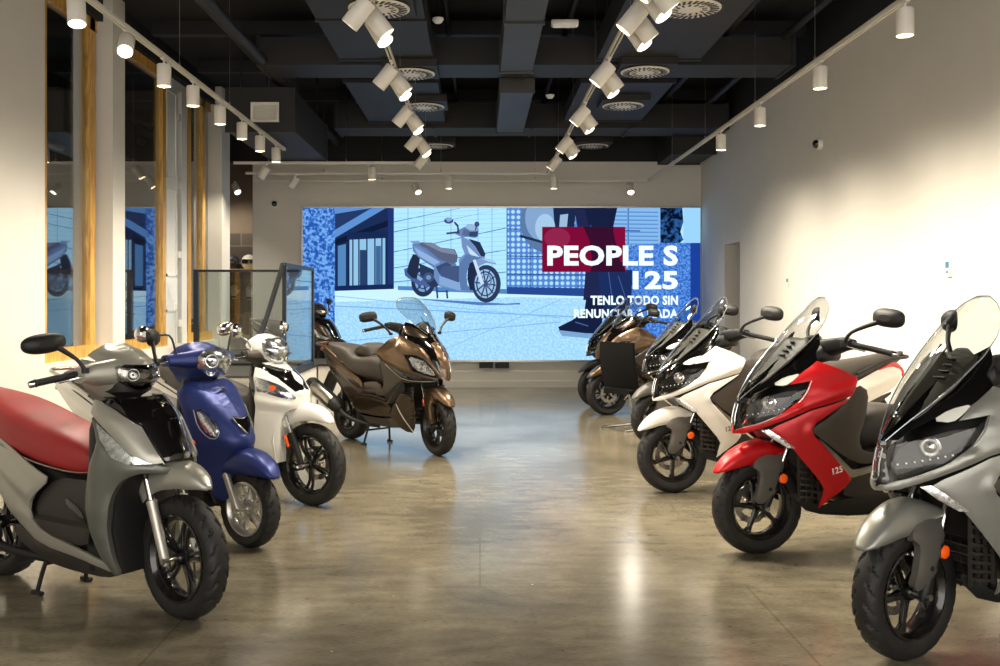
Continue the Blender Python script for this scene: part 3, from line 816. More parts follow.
        panel('tail_light', root, [(-1.70,.99),(-1.80,.965),(-1.84,.92),(-1.79,.905),(-1.78,.95)], TF, 'red_lens', off=.008)
    mb = MB()
    e = 1.0 if town else .98
    mb.tube([(-1.45,.17,e-.12), (-1.7,.165,e-.02), (-1.92,.11,e+.0), (-1.97,0,e+.005), (-1.92,-.11,e), (-1.7,-.165,e-.02), (-1.45,-.17,e-.12)], .013, 10)
    mb.build('grab_rail', 'black' if town else paint, root)
    # rear mudguard and plate holder
    mb = MB(); mb.loft([sel((x, 0, z), (0,1,0), (.3,0,1), w, h, 4, 18) for x, z, w, h in ((-1.6,.76,.07,.05),(-1.75,.66,.08,.04),(-1.85,.52,.085,.02),(-1.93,.40,.08,.008))])
    mb.build('rear_mudguard', 'black', root)
    drivetrain(root, -1.42, .27, 1)
    muffler(root, -.20, (-1.0,.25), (-1.22,.27), (-1.3,.32) if town else (-1.32,.33), (-1.80,.50) if town else (-1.90,.57), r=.062 if town else .075, shield='dark_steel' if town else 'steel')
    stand(root)
    # ---- controls
    handlebar(root, [(-.44,.06,1.16), (-.50,.22,1.20), (-.655,.37,1.155)], bst, -.44)
    mb = MB()
    mb.loft([sel((x, 0, z), (0,1,0), (0,0,1), w, h, 3.5, 24) for x, z, w, h in ((-.30,1.10,.12,.05),(-.36,1.14,.15,.06),(-.44,1.15,.12,.055),(-.50,1.14,.08,.045),(-.53,1.13,.03,.02))])
    for s in (1, -1):
        mb.loft([sel((x, y*s, z), (1,0,0), (0,0,1), a, b, 3.5, 16) for y, x, z, a, b in ((.05,-.40,1.15,.07,.05),(.12,-.42,1.18,.065,.05),(.18,-.47,1.20,.045,.04),(.225,-.50,1.20,.026,.028))])
    steer(mb.build('bar_cover', 'black', root), bst, -.44)
    if town: mirrors(root, (-.60,.42,1.352), (-.45,.22,1.20), (.095,.052), bst, -.44, mid=(-.47,.27,1.27), tilt=.10, sr=.010, shape=2.7)
    else: mirrors(root, (-.42,.44,1.29), (-.30,.26,1.13), (.085,.048), bst, -.44, mid=(-.34,.31,1.20), tilt=.15, sr=.010)
    if num:
        for s in (1, -1):
            x, z = -.330, .505; y = F(x, z)+.026
            decal('lettering', root, '125', .048, (x, y*s, z), (-s*.97, 0, .22), (.2*-s if False else .12, 0, 1), num, .0014)
    del root['R']
    return root
M['smoke_lens'] = glassmat('smoked_lens', (200,198,195), 1.5)
def mkform(N, W, xb=-.38, p=2., q=.6):
    def F(x, z):
        n = lerp(z, N); w = lerp(z, W)
        if x >= n: return 0.
        if x <= xb: return w
        return w*(1-((x-xb)/(n-xb))**p)**q
    return F, (lambda z: lerp(z, N))

def city_common(root, R, paint, seatm, wheelm, style, st=0, low=None, seat=None, W=.11, rr=None, R2=None, wb=-1.36, floor_z=.33, disc=.11, rwm=None, kind=0):
    root['R'] = R; R2 = R2 or R
    rr = rr or R-.085
    wheel(root, 'front_wheel', 0, R, W, rr, style, wheelm, st, disc, 1)
    wheel(root, 'rear_wheel', wb, R2, W+.015, R2-.085, style, rwm or wheelm, 0, disc, 1)
    low = low or paint
    TF = lambda x, z: tail_form(.195, .09, -.8, -1.8, .62, .55)(x, z)
    # long flank: tail down to the floor
    panel('side_panel', root, [(-.835,.50),(-.69,.60),(-.80,.635),(-1.08,.745),(-1.4,.86),(-1.72,.95),(-1.80,.92),(-1.72,.83),(-1.45,.66),(-1.17,.51),(-1.06,.40),(-.99,.365),(-.80,.27),(-.49,.238),(-.257,.200),(-.30,.238),(-.5,.288),(-.76,.335),(-.87,.41)], TF, paint, off=.006, ridges=[((-.86,.52),(-1.7,.88),.014,.06), ((-.95,.42),(-.4,.25),.006,.04)], step=.02)
    panel('under_seat_cover', root, [(-.835,.495),(-.70,.600),(-.43,.605),(-.41,.33),(-.5,.30),(-.749,.335),(-.86,.41)], lambda x, z: .15+.03*(z<.4), 'plastic', off=.008, ridges=[((-.80,.45),(-.5,.50),.006,.1)])
    panel('vent_insert', root, [(-.62,.52),(-.50,.47),(-.46,.40),(-.53,.42),(-.60,.47)], lambda x, z: .16, 'gloss', off=.012)
    panel('lower_fairing', root, [(-.25,.195),(-.49,.235),(-.80,.266),(-.99,.36),(-1.02,.30),(-.79,.18),(-.586,.160),(-.35,.165)], lambda x, z: .175-.4*max(0,.25-z), 'plastic', off=0)
    mb = MB()
    secs = [(-.24,.22,.60,.14),(-.36,.20,.62,.16),(-.40,.18,.50,.165),(-.42,.17,.33,.165),(-.46,.17,.335,.165),(-.50,.18,.60,.14),(-.7,.2,.62,.145),(-.85,.3,.68,.14),(-1.0,.42,.74,.13),(-1.3,.60,.84,.1),(-1.6,.76,.92,.07),(-1.72,.84,.94,.04)]
    mb.loft([sel((x, 0, (a+b)/2), (0,1,0), (0,0,1), w, (b-a)/2, 5, 28) for x, a, b, w in secs]); mb.build('inner_body', 'black', root)
    # inner leg shield facing the rider
    mb = MB(); mb.loft([sel((x, 0, z), (0,1,0), (1,0,-.0), w, .022, 4, 22) for x, z, w in ((-.36,.30,.17),(-.385,.5,.195),(-.40,.7,.2),(-.42,.85,.18),(-.44,.97,.12))]); mb.build('inner_leg_shield', 'plastic', root)
    seat = seat or [(-.485,.63,.665,.05),(-.515,.615,.71,.09),(-.60,.60,.765,.125),(-.73,.61,.815,.16),(-.9,.64,.855,.18),(-1.1,.69,.91,.185),(-1.3,.76,.955,.165),(-1.6,.86,.985,.12),(-1.74,.91,.965,.06)]
    so = seat_mb(seat).build('seat', seatm, root)
    pip = MB()
    for s in (1, -1): pip.tube([(x, w*s*1.0+.002*s, a+(b-a)*.16) for x, a, b, w in seat[1:-1]], .0045, 6)
    pip.build('piping', 'steel' if kind == 0 else 'black', so)
    mb = MB(); mb.tube([(-1.3,.16,.83),(-1.6,.15,.93),(-1.80,.11,.97),(-1.86,0,.975),(-1.80,-.11,.97),(-1.6,-.15,.93),(-1.3,-.16,.83)], .012, 10); mb.build('grab_rail', 'steel', root)
    mb = MB(); mb.loft([sel((x, 0, z), (0,1,0), (.5,0,1), w, h, 3.5, 20) for x, z, w, h in ((-1.70,.90,.09,.045),(-1.78,.885,.085,.045),(-1.83,.86,.06,.03))]); mb.build('tail_light', 'red_lens', root)
    mb = MB(); mb.loft([sel((x, 0, z), (0,1,0), (.3,0,1), w, h, 3.5, 18) for x, z, w, h in ((-1.5,.74,.06,.05),(-1.65,.66,.075,.03),(-1.75,.52,.08,.015),(-1.80,.42,.075,.008))]); mb.build('rear_mudguard', 'black', root)
    drivetrain(root, wb, R2, 1)
    muffler(root, -.17, (-.95,.22), (-1.12,.22), (-1.15,.26), (-1.62,.42), r=.055, shield='dark_steel')
    stand(root, -.86, .24, .12)
    return TF

def bowls(root, H, spots, st=0, cx=-.42):
    out = []
    for x, z, r, fx in spots:
        for s in (1, -1):
            y = max(H(x, z), .012)
            c = Vector((x, y*s, z)); d = Vector((fx, s*(1-fx*.6), .08)).normalized()
            mb = MB(); mb.lathe([(0, .0), (r*.3, -.002), (r*.75, .004), (r, .012), (r*1.08, .012), (r*1.08, -.004)], c+d*.006, d, 24, cap=False)
            mb.lathe([(0, .014), (r*.2, .012), (r*.24, .0)], c+d*.006, d, 14, mi=1, cap=False)
            o = mb.build('bulb_bowl', ['chrome', 'gloss'], root); steer(o, st, cx); out.append(o)
    return out

def head_arms(root, m, c, pts, st, cx=-.42, name='bar_cover'):
    mb = MB()
    for s in (1, -1):
        mb.loft([sel((x, y*s, z), (1,0,.15), (-.15,0,1), a, b, 3, 18) for y, x, z, a, b in pts])
    o = mb.build(name, m, root); steer(o, st, cx); return o

def people(root, paint, dark, seatm, st=0, bst=0):
    city_common(root, .28, paint, seatm, 'alloy_black', 'pairs', st)
    F, NO = mkform([(.2,-.02),(.60,-.02),(.68,.0),(.73,.0),(.8,-.04),(.9,-.10),(.96,-.16),(1.0,-.22)], [(.2,.17),(.3,.20),(.5,.23),(.7,.23),(.9,.20),(1.0,.15)])
    fork(root, (-.195,.70), (-.022,.262), .082, 'fork', st=st, bottomfrac=.62)
    caliper(root, -.08, .33, .06, st)
    def ff(t):
        a = t/D2R
        return (lerp(a, [(60,.374),(75,.335),(90,.318),(118,.305),(128,.30)]), lerp(a, [(60,.382),(70,.412),(80,.43),(95,.438),(128,.42)]), lerp(a, [(60,.012),(64,.032),(72,.058),(95,.086),(128,.092)]))
    front_fender(root, .28, (60*D2R, 128*D2R, ff), paint, st)
    panel('front_panel', root, [(-.37,.985),(-.26,1.0),(-.18,1.0),(-.05,.95),(.03,.73),(-.032,.724),(-.144,.880),(-.267,.948)], F, 'gloss_flake', off=.004, nose=NO, join=True, smooth=0, step=.015)
    panel('front_cowl', root, [(-.41,.985),(-.372,.982),(-.27,.943),(-.147,.874),(-.037,.718),(-.078,.712),(-.15,.738),(-.235,.820),(-.335,.896),(-.395,.925)], F, paint, off=.010, nose=NO, smooth=0, ridges=[((-.36,.96),(-.06,.73),.006,.05)])
    strip('panel_trim', root, [(-.38,.99),(-.268,.947),(-.146,.878),(-.034,.722),(-.03,.71)], F, 'steel', r=.0025, off=.012, nose=NO)
    panel('turn_signal', root, [(-.340,.893),(-.239,.822),(-.16,.757),(-.07,.716),(-.155,.712),(-.235,.740),(-.305,.82)], F, 'reflector', off=.016, nose=NO, smooth=0)
    panel('turn_signal_lens', root, [(-.340,.893),(-.239,.822),(-.16,.757),(-.07,.716),(-.155,.712),(-.235,.740),(-.305,.82)], F, 'lens', off=.024, nose=NO, smooth=0)
    panel('leg_shield', root, [(-.385,.915),(-.345,.885),(-.290,.812),(-.22,.752),(-.15,.722),(-.03,.706),(.0,.66),(-.06,.672),(-.117,.674),(-.195,.635),(-.240,.552),(-.268,.40),(-.255,.274),(-.234,.200),(-.268,.192),(-.333,.293),(-.377,.441),(-.377,.591),(-.352,.70),(-.318,.79),(-.35,.86)], F, dark, off=.008, nose=NO, th=.05, smooth=1, pillow=.01, ridges=[((-.3,.76),(-.32,.4),.012,.06)])
    mb = MB(); mb.loft([sel((x, 0, z), (0,1,0), (1,0,0), w, .02, 4, 22) for x, z, w in ((-.20,.70,.13),(-.24,.6,.18),(-.265,.4,.185),(-.25,.2,.15))]); mb.build('wheel_well', 'black', root)
    # head
    H, HN = mkform([(1.0,-.34),(1.03,-.285),(1.08,-.245),(1.15,-.27),(1.2,-.345),(1.235,-.45)], [(1.0,.09),(1.06,.13),(1.13,.15),(1.2,.11),(1.24,.05)], -.46)
    head = []
    head += panel('visor', root, [(-.52,1.185),(-.475,1.236),(-.38,1.236),(-.30,1.19),(-.22,1.140),(-.33,1.150),(-.45,1.162)], H, paint, off=.006, nose=HN, join=True, smooth=0, step=.013)
    head += panel('headlight_surround', root, [(-.2,1.142),(-.30,1.148),(-.44,1.163),(-.40,1.12),(-.34,1.05),(-.31,1.015),(-.25,1.0),(-.2,1.08)], H, 'gloss', off=.0, nose=HN, join=True, smooth=0, step=.013)
    head += panel('headlight', root, [(-.255,1.125),(-.335,1.135),(-.40,1.148),(-.36,1.10),(-.30,1.045),(-.26,1.05),(-.25,1.08)], H, 'reflector', off=.005, nose=HN, step=.013)
    head += panel('headlight_lens', root, [(-.235,1.13),(-.335,1.14),(-.41,1.155),(-.36,1.095),(-.30,1.035),(-.23,1.035)], H, 'smoke_lens', off=.010, nose=HN, step=.013)
    head += panel('head_cover', root, [(-.45,1.16),(-.405,1.115),(-.345,1.045),(-.315,1.012),(-.30,.995),(-.45,.995),(-.54,1.03),(-.55,1.17)], H, paint, off=.004, nose=HN, smooth=0)
    bowls(root, H, [(-.29,1.10,.026,.8)], bst*.6)
    for o in head: steer(o, bst*.6, -.42)
    mb = MB(); mb.loft([sel((-.42, 0, z), (0,1,0), (1,0,0), w, d, 3, 22) for z, w, d in ((.93,.06,.06),(.99,.07,.08),(1.02,.11,.12),(1.12,.13,.13),(1.18,.10,.10),(1.2,.06,.06))]); steer(mb.build('head_core', 'black', root), bst*.6, -.42)
    head_arms(root, paint, 0, [(.08,-.41,1.11,.10,.07),(.14,-.43,1.11,.075,.055),(.19,-.455,1.11,.055,.045),(.235,-.47,1.105,.035,.035)], bst)
    handlebar(root, [(-.42,.06,1.10), (-.49,.22,1.11), (-.60,.365,1.075)], bst, -.42)
    mirrors(root, (-.54,.37,1.255), (-.42,.25,1.13), (.098,.045), bst, -.42, mid=(-.45,.27,1.18), tilt=.12, sr=.009, shape=2.4)
    del root['R']
    return root

def retro(root, paint, st=0, bst=0):
    city_common(root, .23, 'white_e', 'seat', 'alloy_silver', 'vee', st, wb=-1.25, W=.105, rr=.155, kind=1, rwm='alloy_silver')
    F, NO = mkform([(.25,-.12),(.5,-.07),(.60,-.01),(.64,-.01),(.72,-.07),(.82,-.16),(.94,-.29),(.97,-.33)], [(.25,.12),(.45,.17),(.6,.20),(.8,.215),(.9,.20),(.96,.15)])
    fork(root, (-.17,.52), (-.012,.215), .078, 'fork', st=st, bottomfrac=.7, r1=.022)
    def ff(t):
        a = t/D2R
        return (lerp(a, [(40,.298),(55,.252),(70,.222),(90,.208),(110,.22),(135,.29)]), lerp(a, [(40,.305),(55,.328),(75,.345),(90,.35),(135,.365)]), lerp(a, [(40,.022),(47,.055),(60,.082),(90,.098),(135,.105)]))
    front_fender(root, .23, (40*D2R, 135*D2R, ff), paint, st)
    panel('leg_shield', root, [(-.40,.935),(-.36,.965),(-.25,.97),(-.12,.85),(-.03,.72),(.02,.62),(.0,.58),(-.06,.50),(-.12,.36),(-.14,.255),(-.231,.30),(-.322,.43),(-.335,.54),(-.295,.68),(-.34,.80),(-.405,.90)], F, paint, off=.004, nose=NO, join=True, step=.02, smooth=1, th=.03, ridges=[((-.33,.93),(-.06,.69),.010,.035)])
    panel('centre_ridge', root, [(-.34,.965),(-.2,.93),(-.0,.70),(-.05,.70),(-.16,.80),(-.30,.935)], F, paint, off=.010, nose=NO, join=True, step=.015, smooth=0, pillow=.006)
    mb = MB(); mb.loft([sel((x, 0, z), (0,1,0), (1,0,0), w, .02, 4, 22) for x, z, w in ((-.30,.9,.13),(-.24,.7,.17),(-.25,.45,.15),(-.2,.25,.1))]); mb.build('wheel_well', 'black', root)
    ind = [(-.265,.808),(-.225,.815),(-.165,.755),(-.115,.69),(-.118,.642),(-.166,.646),(-.23,.71)]
    panel('turn_signal', root, ind, F, 'reflector', off=.006, nose=NO)
    panel('turn_signal_lens', root, ind, F, 'lens', off=.014, nose=NO)
    strip('turn_signal_trim', root, ind+[ind[0]], F, 'steel', r=.003, off=.012, nose=NO)
    for s in (1, -1):
        mb = MB(); mb.lathe([(0,0),(.021,0),(.022,.005),(.018,.010),(0,.012)], (-.262, .205*s, .615), (.55,s,0), 20, cap=False); o = mb.build('side_reflector', 'orange', root); o['label'] = 'round orange side reflector'
    # V shaped badge and small crest
    mb = MB(); x = -.062
    for s in (1, -1): mb.tube([(-.088,.055*s,.765),(-.05,.045*s,.72),(-.008,.006*s,.665)], .005, 8)
    mb.tube([(-.088,.055,.765),(-.062,0,.752),(-.088,-.055,.765)], .005, 8); mb.build('badge_trim', 'chrome', root)
    mb = MB(); mb.add([(-.085,.05,.762),(-.062,0,.75),(-.085,-.05,.762),(-.052,-.04,.72),(-.01,0,.668),(-.052,.04,.72)], [(0,1,2,3,4,5)], False); mb.build('badge', 'gloss', root)
    mb = MB(); mb.lathe([(0,0),(.015,0),(.014,.004),(0,.006)], (-.228,0,.912), (.7,0,.7), 16, cap=False); mb.build('crest', 'chrome', root)
    # head
    H, HN = mkform([(.97,-.36),(1.0,-.285),(1.06,-.235),(1.10,-.23),(1.14,-.27),(1.17,-.36),(1.19,-.45)], [(.94,.075),(.99,.085),(1.05,.125),(1.11,.13),(1.16,.10),(1.19,.05)], -.44)
    hd = panel('head_cover', root, [(-.54,1.15),(-.46,1.195),(-.36,1.185),(-.26,1.16),(-.18,1.08),(-.24,.98),(-.33,.945),(-.45,.935),(-.55,.95),(-.58,1.05)], H, paint, off=.004, nose=HN, join=True, step=.016, smooth=1)
    hl = [(-.17,1.15),(-.27,1.155),(-.33,1.13),(-.335,1.06),(-.31,1.0),(-.27,.955),(-.17,.96)]
    hd += panel('headlight', root, hl, H, 'reflector', off=.010, nose=HN, join=True, step=.013)
    hd += panel('headlight_lens', root, hl, H, 'lens', off=.020, nose=HN, join=True, step=.013)
    bowls(root, H, [(-.262,1.085,.036,.8), (-.29,1.02,.024,.8)], bst)
    mb = MB(); mb.loft([sel((-.42, 0, z), (0,1,0), (1,0,0), w, d, 3, 22) for z, w, d in ((.90,.06,.07),(.97,.075,.09),(1.05,.11,.12),(1.14,.10,.12),(1.17,.05,.06))]); hd.append(mb.build('head_core', 'black', root))
    for o in hd: steer(o, bst, -.42)
    head_arms(root, paint, 0, [(.06,-.38,1.09,.10,.065),(.13,-.40,1.09,.07,.05),(.20,-.43,1.09,.05,.04),(.245,-.45,1.09,.04,.034)], bst)
    handlebar(root, [(-.42,.06,1.08), (-.47,.24,1.09), (-.55,.365,1.07)], bst, -.42)
    mirrors(root, (-.50,.36,1.25), (-.41,.20,1.13), (.05,.05), bst, -.42, body='chrome', stem='dark_steel', round_=True, sr=.006, mid=(-.42,.24,1.24))
    del root['R']
    return root

def agil(root, paint, st=0, bst=0):
    city_common(root, .29, paint, 'seat', 'alloy_black', 'pairs', st, wb=-1.33, kind=1, disc=.12)
    F, NO = mkform([(.25,-.13),(.6,-.08),(.72,-.055),(.80,-.055),(.88,-.12),(.94,-.19),(.99,-.32)], [(.25,.15),(.4,.19),(.6,.20),(.8,.20),(.9,.18),(.98,.13)])
    fork(root, (-.205,.71), (-.012,.272), .082, 'black', st=st, bottomfrac=.55, stan='chrome')
    for s in (1, -1):
        mb = MB(); mb.loft([sel((-.138+.0*h, .108*s+.004*s*h, .455), (.4,0,-.92), (.92,0,.4), .045*k, .012*k, 4, 14) for h, k in ((0,1),(1,1),(1.8,.8))])
        o = mb.build('side_reflector', 'orange', root); o['label'] = 'orange fork reflector'; steer(o, st)
    caliper(root, -.07, .36, .06, st)
    def ff(t):
        a = t/D2R
        return (lerp(a, [(58,.352),(72,.326),(90,.312),(118,.302),(126,.31)]), lerp(a, [(58,.36),(70,.398),(82,.42),(95,.43),(126,.42)]), lerp(a, [(58,.02),(63,.048),(75,.068),(95,.086),(126,.092)]))
    front_fender(root, .29, (58*D2R, 126*D2R, ff), paint, st)
    panel('leg_shield', root, [(-.42,.972),(-.33,.955),(-.2,.885),(-.10,.80),(-.03,.785),(-.03,.72),(-.07,.695),(-.14,.665),(-.175,.58),(-.18,.45),(-.20,.285),(-.29,.31),(-.365,.37),(-.36,.55),(-.34,.70),(-.35,.79),(-.40,.90)], F, paint, off=.006, nose=NO, join=False, step=.018, smooth=1, th=.04, ridges=[((-.38,.75),(-.12,.71),.012,.05)])
    mb = MB(); mb.loft([sel((x, 0, z), (0,1,0), (1,0,0), w, .02, 4, 22) for x, z, w in ((-.16,.70,.10),(-.21,.6,.16),(-.225,.45,.17),(-.22,.3,.14))]); mb.build('wheel_well', paint, root)
    panel('front_panel', root, [(-.34,.995),(-.19,.96),(-.03,.80),(-.06,.765),(-.09,.79),(-.20,.882),(-.34,.957)], F, 'gloss', off=.002, nose=NO, join=True, smooth=0, step=.014)
    panel('front_trim', root, [(-.36,1.0),(-.30,1.01),(-.2,.97),(-.03,.81),(-.03,.76),(-.075,.755),(-.1,.79),(-.22,.88),(-.36,.945),(-.36,.96),(-.21,.895),(-.09,.80),(-.055,.81),(-.19,.94),(-.34,.985)], F, paint, off=.008, nose=NO, smooth=0, step=.012)
    ind = [(-.37,.905),(-.28,.885),(-.17,.845),(-.08,.768),(-.10,.735),(-.18,.765),(-.27,.80),(-.335,.80)]
    panel('turn_signal', root, ind, F, 'reflector', off=.010, nose=NO)
    panel('turn_signal_bulb', root, [(-.24,.85),(-.20,.84),(-.20,.81),(-.24,.81)], F, 'orange', off=.014, nose=NO)
    panel('turn_signal_lens', root, ind, F, 'lens', off=.019, nose=NO)
    panel('edge_trim', root, [(-.46,.985),(-.40,.965),(-.375,.895),(-.345,.80),(-.355,.755),(-.40,.86)], F, 'gloss', off=.012, nose=NO, smooth=0)
    H, HN = mkform([(.99,-.34),(1.01,-.285),(1.06,-.255),(1.10,-.26),(1.15,-.31),(1.19,-.41),(1.2,-.45)], [(.98,.07),(1.03,.10),(1.09,.125),(1.15,.11),(1.2,.05)], -.46)
    hd = panel('head_cover', root, [(-.50,1.16),(-.44,1.205),(-.36,1.20),(-.27,1.16),(-.22,1.08),(-.25,.99),(-.33,.99),(-.36,1.03),(-.42,1.08),(-.52,1.11)], H, paint, off=.006, nose=HN, join=True, step=.015, smooth=1)
    hl = [(-.2,1.15),(-.30,1.165),(-.385,1.165),(-.365,1.10),(-.325,1.03),(-.29,.985),(-.2,.985)]
    hd += panel('headlight', root, hl, H, 'reflector', off=.012, nose=HN, join=True, step=.013)
    hd += panel('headlight_lens', root, hl, H, 'lens', off=.022, nose=HN, join=True, step=.013)
    bowls(root, H, [(-.285,1.105,.034,.8), (-.285,1.04,.026,.8)], bst)
    hd += panel('lower_head_cover', root, [(-.52,1.105),(-.42,1.075),(-.36,1.025),(-.33,.985),(-.34,.96),(-.45,.97),(-.56,1.02)], H, 'plastic_brown', off=.002, nose=HN, join=False)
    mb = MB(); mb.loft([sel((-.43, 0, z), (0,1,0), (1,0,0), w, d, 3, 22) for z, w, d in ((.93,.06,.07),(.99,.07,.08),(1.05,.10,.12),(1.15,.09,.12),(1.18,.05,.06))]); hd.append(mb.build('head_core', 'black', root))
    for o in hd: steer(o, bst, -.42)
    head_arms(root, 'plastic_brown', 0, [(.06,-.43,1.05,.09,.045),(.13,-.44,1.055,.06,.035),(.20,-.45,1.06,.035,.028)], bst)
    handlebar(root, [(-.42,.06,1.05), (-.47,.22,1.06), (-.56,.365,1.05)], bst, -.42)
    mirrors(root, (-.53,.30,1.245), (-.42,.16,1.10), (.062,.046), bst, -.42, body='chrome', stem='chrome', shape=2.8, sr=.007, mid=(-.44,.20,1.17))
    del root['R']
    return root
# ------------------------------------------------------------------ measurements of the hall (metres)
EYE = 1.45; BACK = 15.8; LW = -3.76; RW = 3.68
CEIL = 4.6
# ------------------------------------------------------------------ shell
sbox('floor', (-9.5, -3, -.1), (5.2, 19, 0), 'floor')
sbox('ceiling', (-9.5, -3, CEIL), (5.2, 19, CEIL+.2), 'black_paint')
mb = MB()          # right wall with a doorway
mb.box((RW, -3, 0), (RW+.3, 13.45, 4.06)); mb.box((RW, 14.3, 0), (RW+.3, BACK+.3, 4.06)); mb.box((RW, 13.45, 2.28), (RW+.3, 14.3, 4.06))
struct(mb, 'wall_right', 'plaster')
sbox('wall_right_upper', (RW+.01, -3, 4.06), (RW+.3, BACK+.3, CEIL), 'black_paint')
sbox('wall_niche', (RW+.3, 13.2, 0), (RW+.4, 14.6, 2.6), 'grey_plaster')
mb = MB(); mb.box((LW-.02, BACK, 0), (RW, BACK+.3, 3.75)); struct(mb, 'wall_back', 'plaster')
sbox('wall_back_upper', (-9.5, BACK-.02, 3.75), (RW, BACK+.3, CEIL), 'black_paint')
# left wall: solid stretch, piers, sills, header
mb = MB()
mb.box((LW-.4, -3, 0), (LW, 8.21, CEIL)); struct(mb, 'wall_left', 'plaster')
sbox('wall_pier', (LW-.4, 9.73, 0), (LW, 10.06, CEIL), 'plaster')
sbox('wall_column', (LW-.4, 13.84, 0), (LW, 14.28, 4.56), 'plaster')
mb = MB(); mb.box((LW-.4, 8.21, 0), (LW-.02, 9.73, .88)); mb.box((LW-.4, 10.06, 0), (LW-.02, 13.84, .88)); struct(mb, 'wall_sill', 'plaster')
mb = MB(); mb.box((LW-.35, 8.21, 4.30), (LW-.1, 9.73, CEIL)); mb.box((LW-.35, 10.06, 4.30), (LW-.1, 14.9, CEIL)); struct(mb, 'wall_header', 'black_paint')
# windows: timber frames and panes
def frame(name, y0, y1, posts, xg=LW-.21):
    mb = MB(); x0, x1 = xg-.06, xg+.05
    for a, b in posts: mb.box((x0, a, .88), (x1, b, 4.30))
    mb.box((x0, y0, .88), (x1+.02, y1, 1.0)); mb.box((x0, y0, 4.18), (x1, y1, 4.30))
    f = struct(mb, name, 'wood')
    g = MB(); g.box((xg-.006, y0, .98), (xg+.006, y1, 4.2)); q = g.build('window_pane', 'window_glass', f); q['kind'] = 'structure'
    return f
frame('window_1', 8.21, 9.73, [(8.30,8.60),(9.56,9.68)])
w2 = frame('window_2', 10.06, 11.86, [(11.74,11.86)])
frame('window_3', 12.74, 13.84, [(12.76,12.9),(13.42,13.56)])
mb = MB()      # white door leaf between the windows
x0 = LW-.25
mb.box((x0, 11.88, 0), (x0+.06, 12.40, 4.18)); mb.box((x0, 12.52, 0), (x0+.08, 12.74, 4.2)); mb.box((x0, 11.88, 4.18), (x0+.06, 12.74, 4.3))
for z in (.2, 1.75, 3.0): mb.box((x0+.06, 11.95, z), (x0+.075, 12.33, z+.03)); mb.box((x0+.06, 11.95, z+1.1), (x0+.075, 12.33, z+1.13))
for z in (.3, 1.75, 3.0):
    for y in (11.95, 12.31): mb.box((x0+.06, y, z), (x0+.075, y+.02, z+1.1))
d = struct(mb, 'door_1', 'white_paint')
mb = MB(); mb.box((x0-.02, 12.40, 0), (x0+.01, 12.52, 4.18)); q = mb.build('door_gap', 'black', d); q['kind'] = 'structure'
mb = MB()
for z in (1.1, 2.0, 2.9, 3.8): mb.box((x0+.05, 12.40, z), (x0+.075, 12.52, z+.09))
q = mb.build('door_hinge', 'white_metal', d); q['kind'] = 'structure'
# wall added outside the glass to block sky light, side room behind the column
sbox('wall_light_blocker', (-9.5, -3, 0), (-9.3, 19, CEIL), 'brown_plaster')  # added to close off the sky so the panes stay dark
mb = MB(); mb.box((-9.3, 14.28, 0), (LW-.4, 14.40, CEIL)); struct(mb, 'wall_partition', 'brown_plaster')
mb = MB(); mb.box((-6.5, 16.7, 0), (LW+.05, 16.8, 2.62)); struct(mb, 'wall_tiled', 'tile')
mb = MB(); mb.box((-6.5, 16.7, 2.62), (LW+.05, 16.8, CEIL)); struct(mb, 'wall_side_room', 'brown_plaster')
sbox('wall_side_end', (LW-.02, 16.1, 0), (LW+.1, 16.8, CEIL), 'grey_plaster')
# skirting under the video wall
mb = MB(); mb.box((-1.9, BACK-.06, 0), (RW-.0, BACK-.0, .11)); mb.box((-1.9, BACK-.035, .11), (RW, BACK, .27)); struct(mb, 'baseboard_back', 'plaster')
# ------------------------------------------------------------------ ceiling works
def thingbox(name, parts, m, label, cat, group=None):
    mb = MB()
    for a, b in parts: mb.box(a, b)
    return tag(mb.build(name, m), label, cat, group)
def duct(name, a, b, m, label):
    mb = MB(); mb.box(a, b)
    # flanges every metre and a half along the longest side
    L = [abs(b[i]-a[i]) for i in range(3)]; k = L.index(max(L)); n = max(1, int(L[k]/1.4))
    for i in range(n+1):
        t = a[k]+(b[k]-a[k])*i/n; p = list(a); q = list(b); p[k] = t-.02; q[k] = t+.02
        for j in range(3):
            if j != k: p[j] -= .015; q[j] += .015
        if q[2] > CEIL: q[2] = CEIL-.01
        mb.box(p, q)
    for j in (0, 1):      # hangers to the slab
        t = a[k]+(b[k]-a[k])*(.2+.6*j)
        for s in (0, 1):
            i = 1-k if k < 2 else 0; p = [0, 0, b[2]]; q = [0, 0, CEIL-.002]
            e = a[i]+.05 if s == 0 else b[i]-.05
            p[k] = t-.01; q[k] = t+.01; p[i] = e-.01; q[i] = e+.01; mb.box(p, q)
    return tag(mb.build(name, m), label, 'duct')
duct('air_duct', (-2.4, 10.3, 4.0), (3.4, 10.9, 4.3), 'duct', 'wide black transverse duct nearest the camera under the ceiling')
duct('air_duct', (-2.1, 13.8, 3.95), (3.6, 14.5, 4.3), 'duct', 'black transverse duct farther back, just in front of the video wall end')
duct('air_duct', (.22, 6.6, 3.9), (.56, 10.2, 4.25), 'duct_grey', 'grey lengthwise duct nearest the camera above the aisle')
duct('air_duct', (.24, 11.0, 3.86), (.62, 13.7, 4.25), 'duct_grey', 'grey lengthwise duct between the two black transverse ducts')
duct('air_duct', (1.25, 8.0, 4.02), (2.35, 10.15, 4.3), 'duct', 'broad black duct carrying the nearest right round diffuser')
duct('air_duct', (1.2, 11.2, 4.02), (2.3, 13.6, 4.2), 'duct', 'broad black duct carrying the two middle right round diffusers')
duct('air_duct', (-1.6, 11.2, 4.02), (-.5, 13.7, 4.2), 'duct', 'broad black duct carrying the middle left round diffusers')
duct('air_duct', (-1.5, 7.3, 4.02), (-.5, 10.15, 4.3), 'duct', 'broad black duct carrying the nearest left round diffuser')
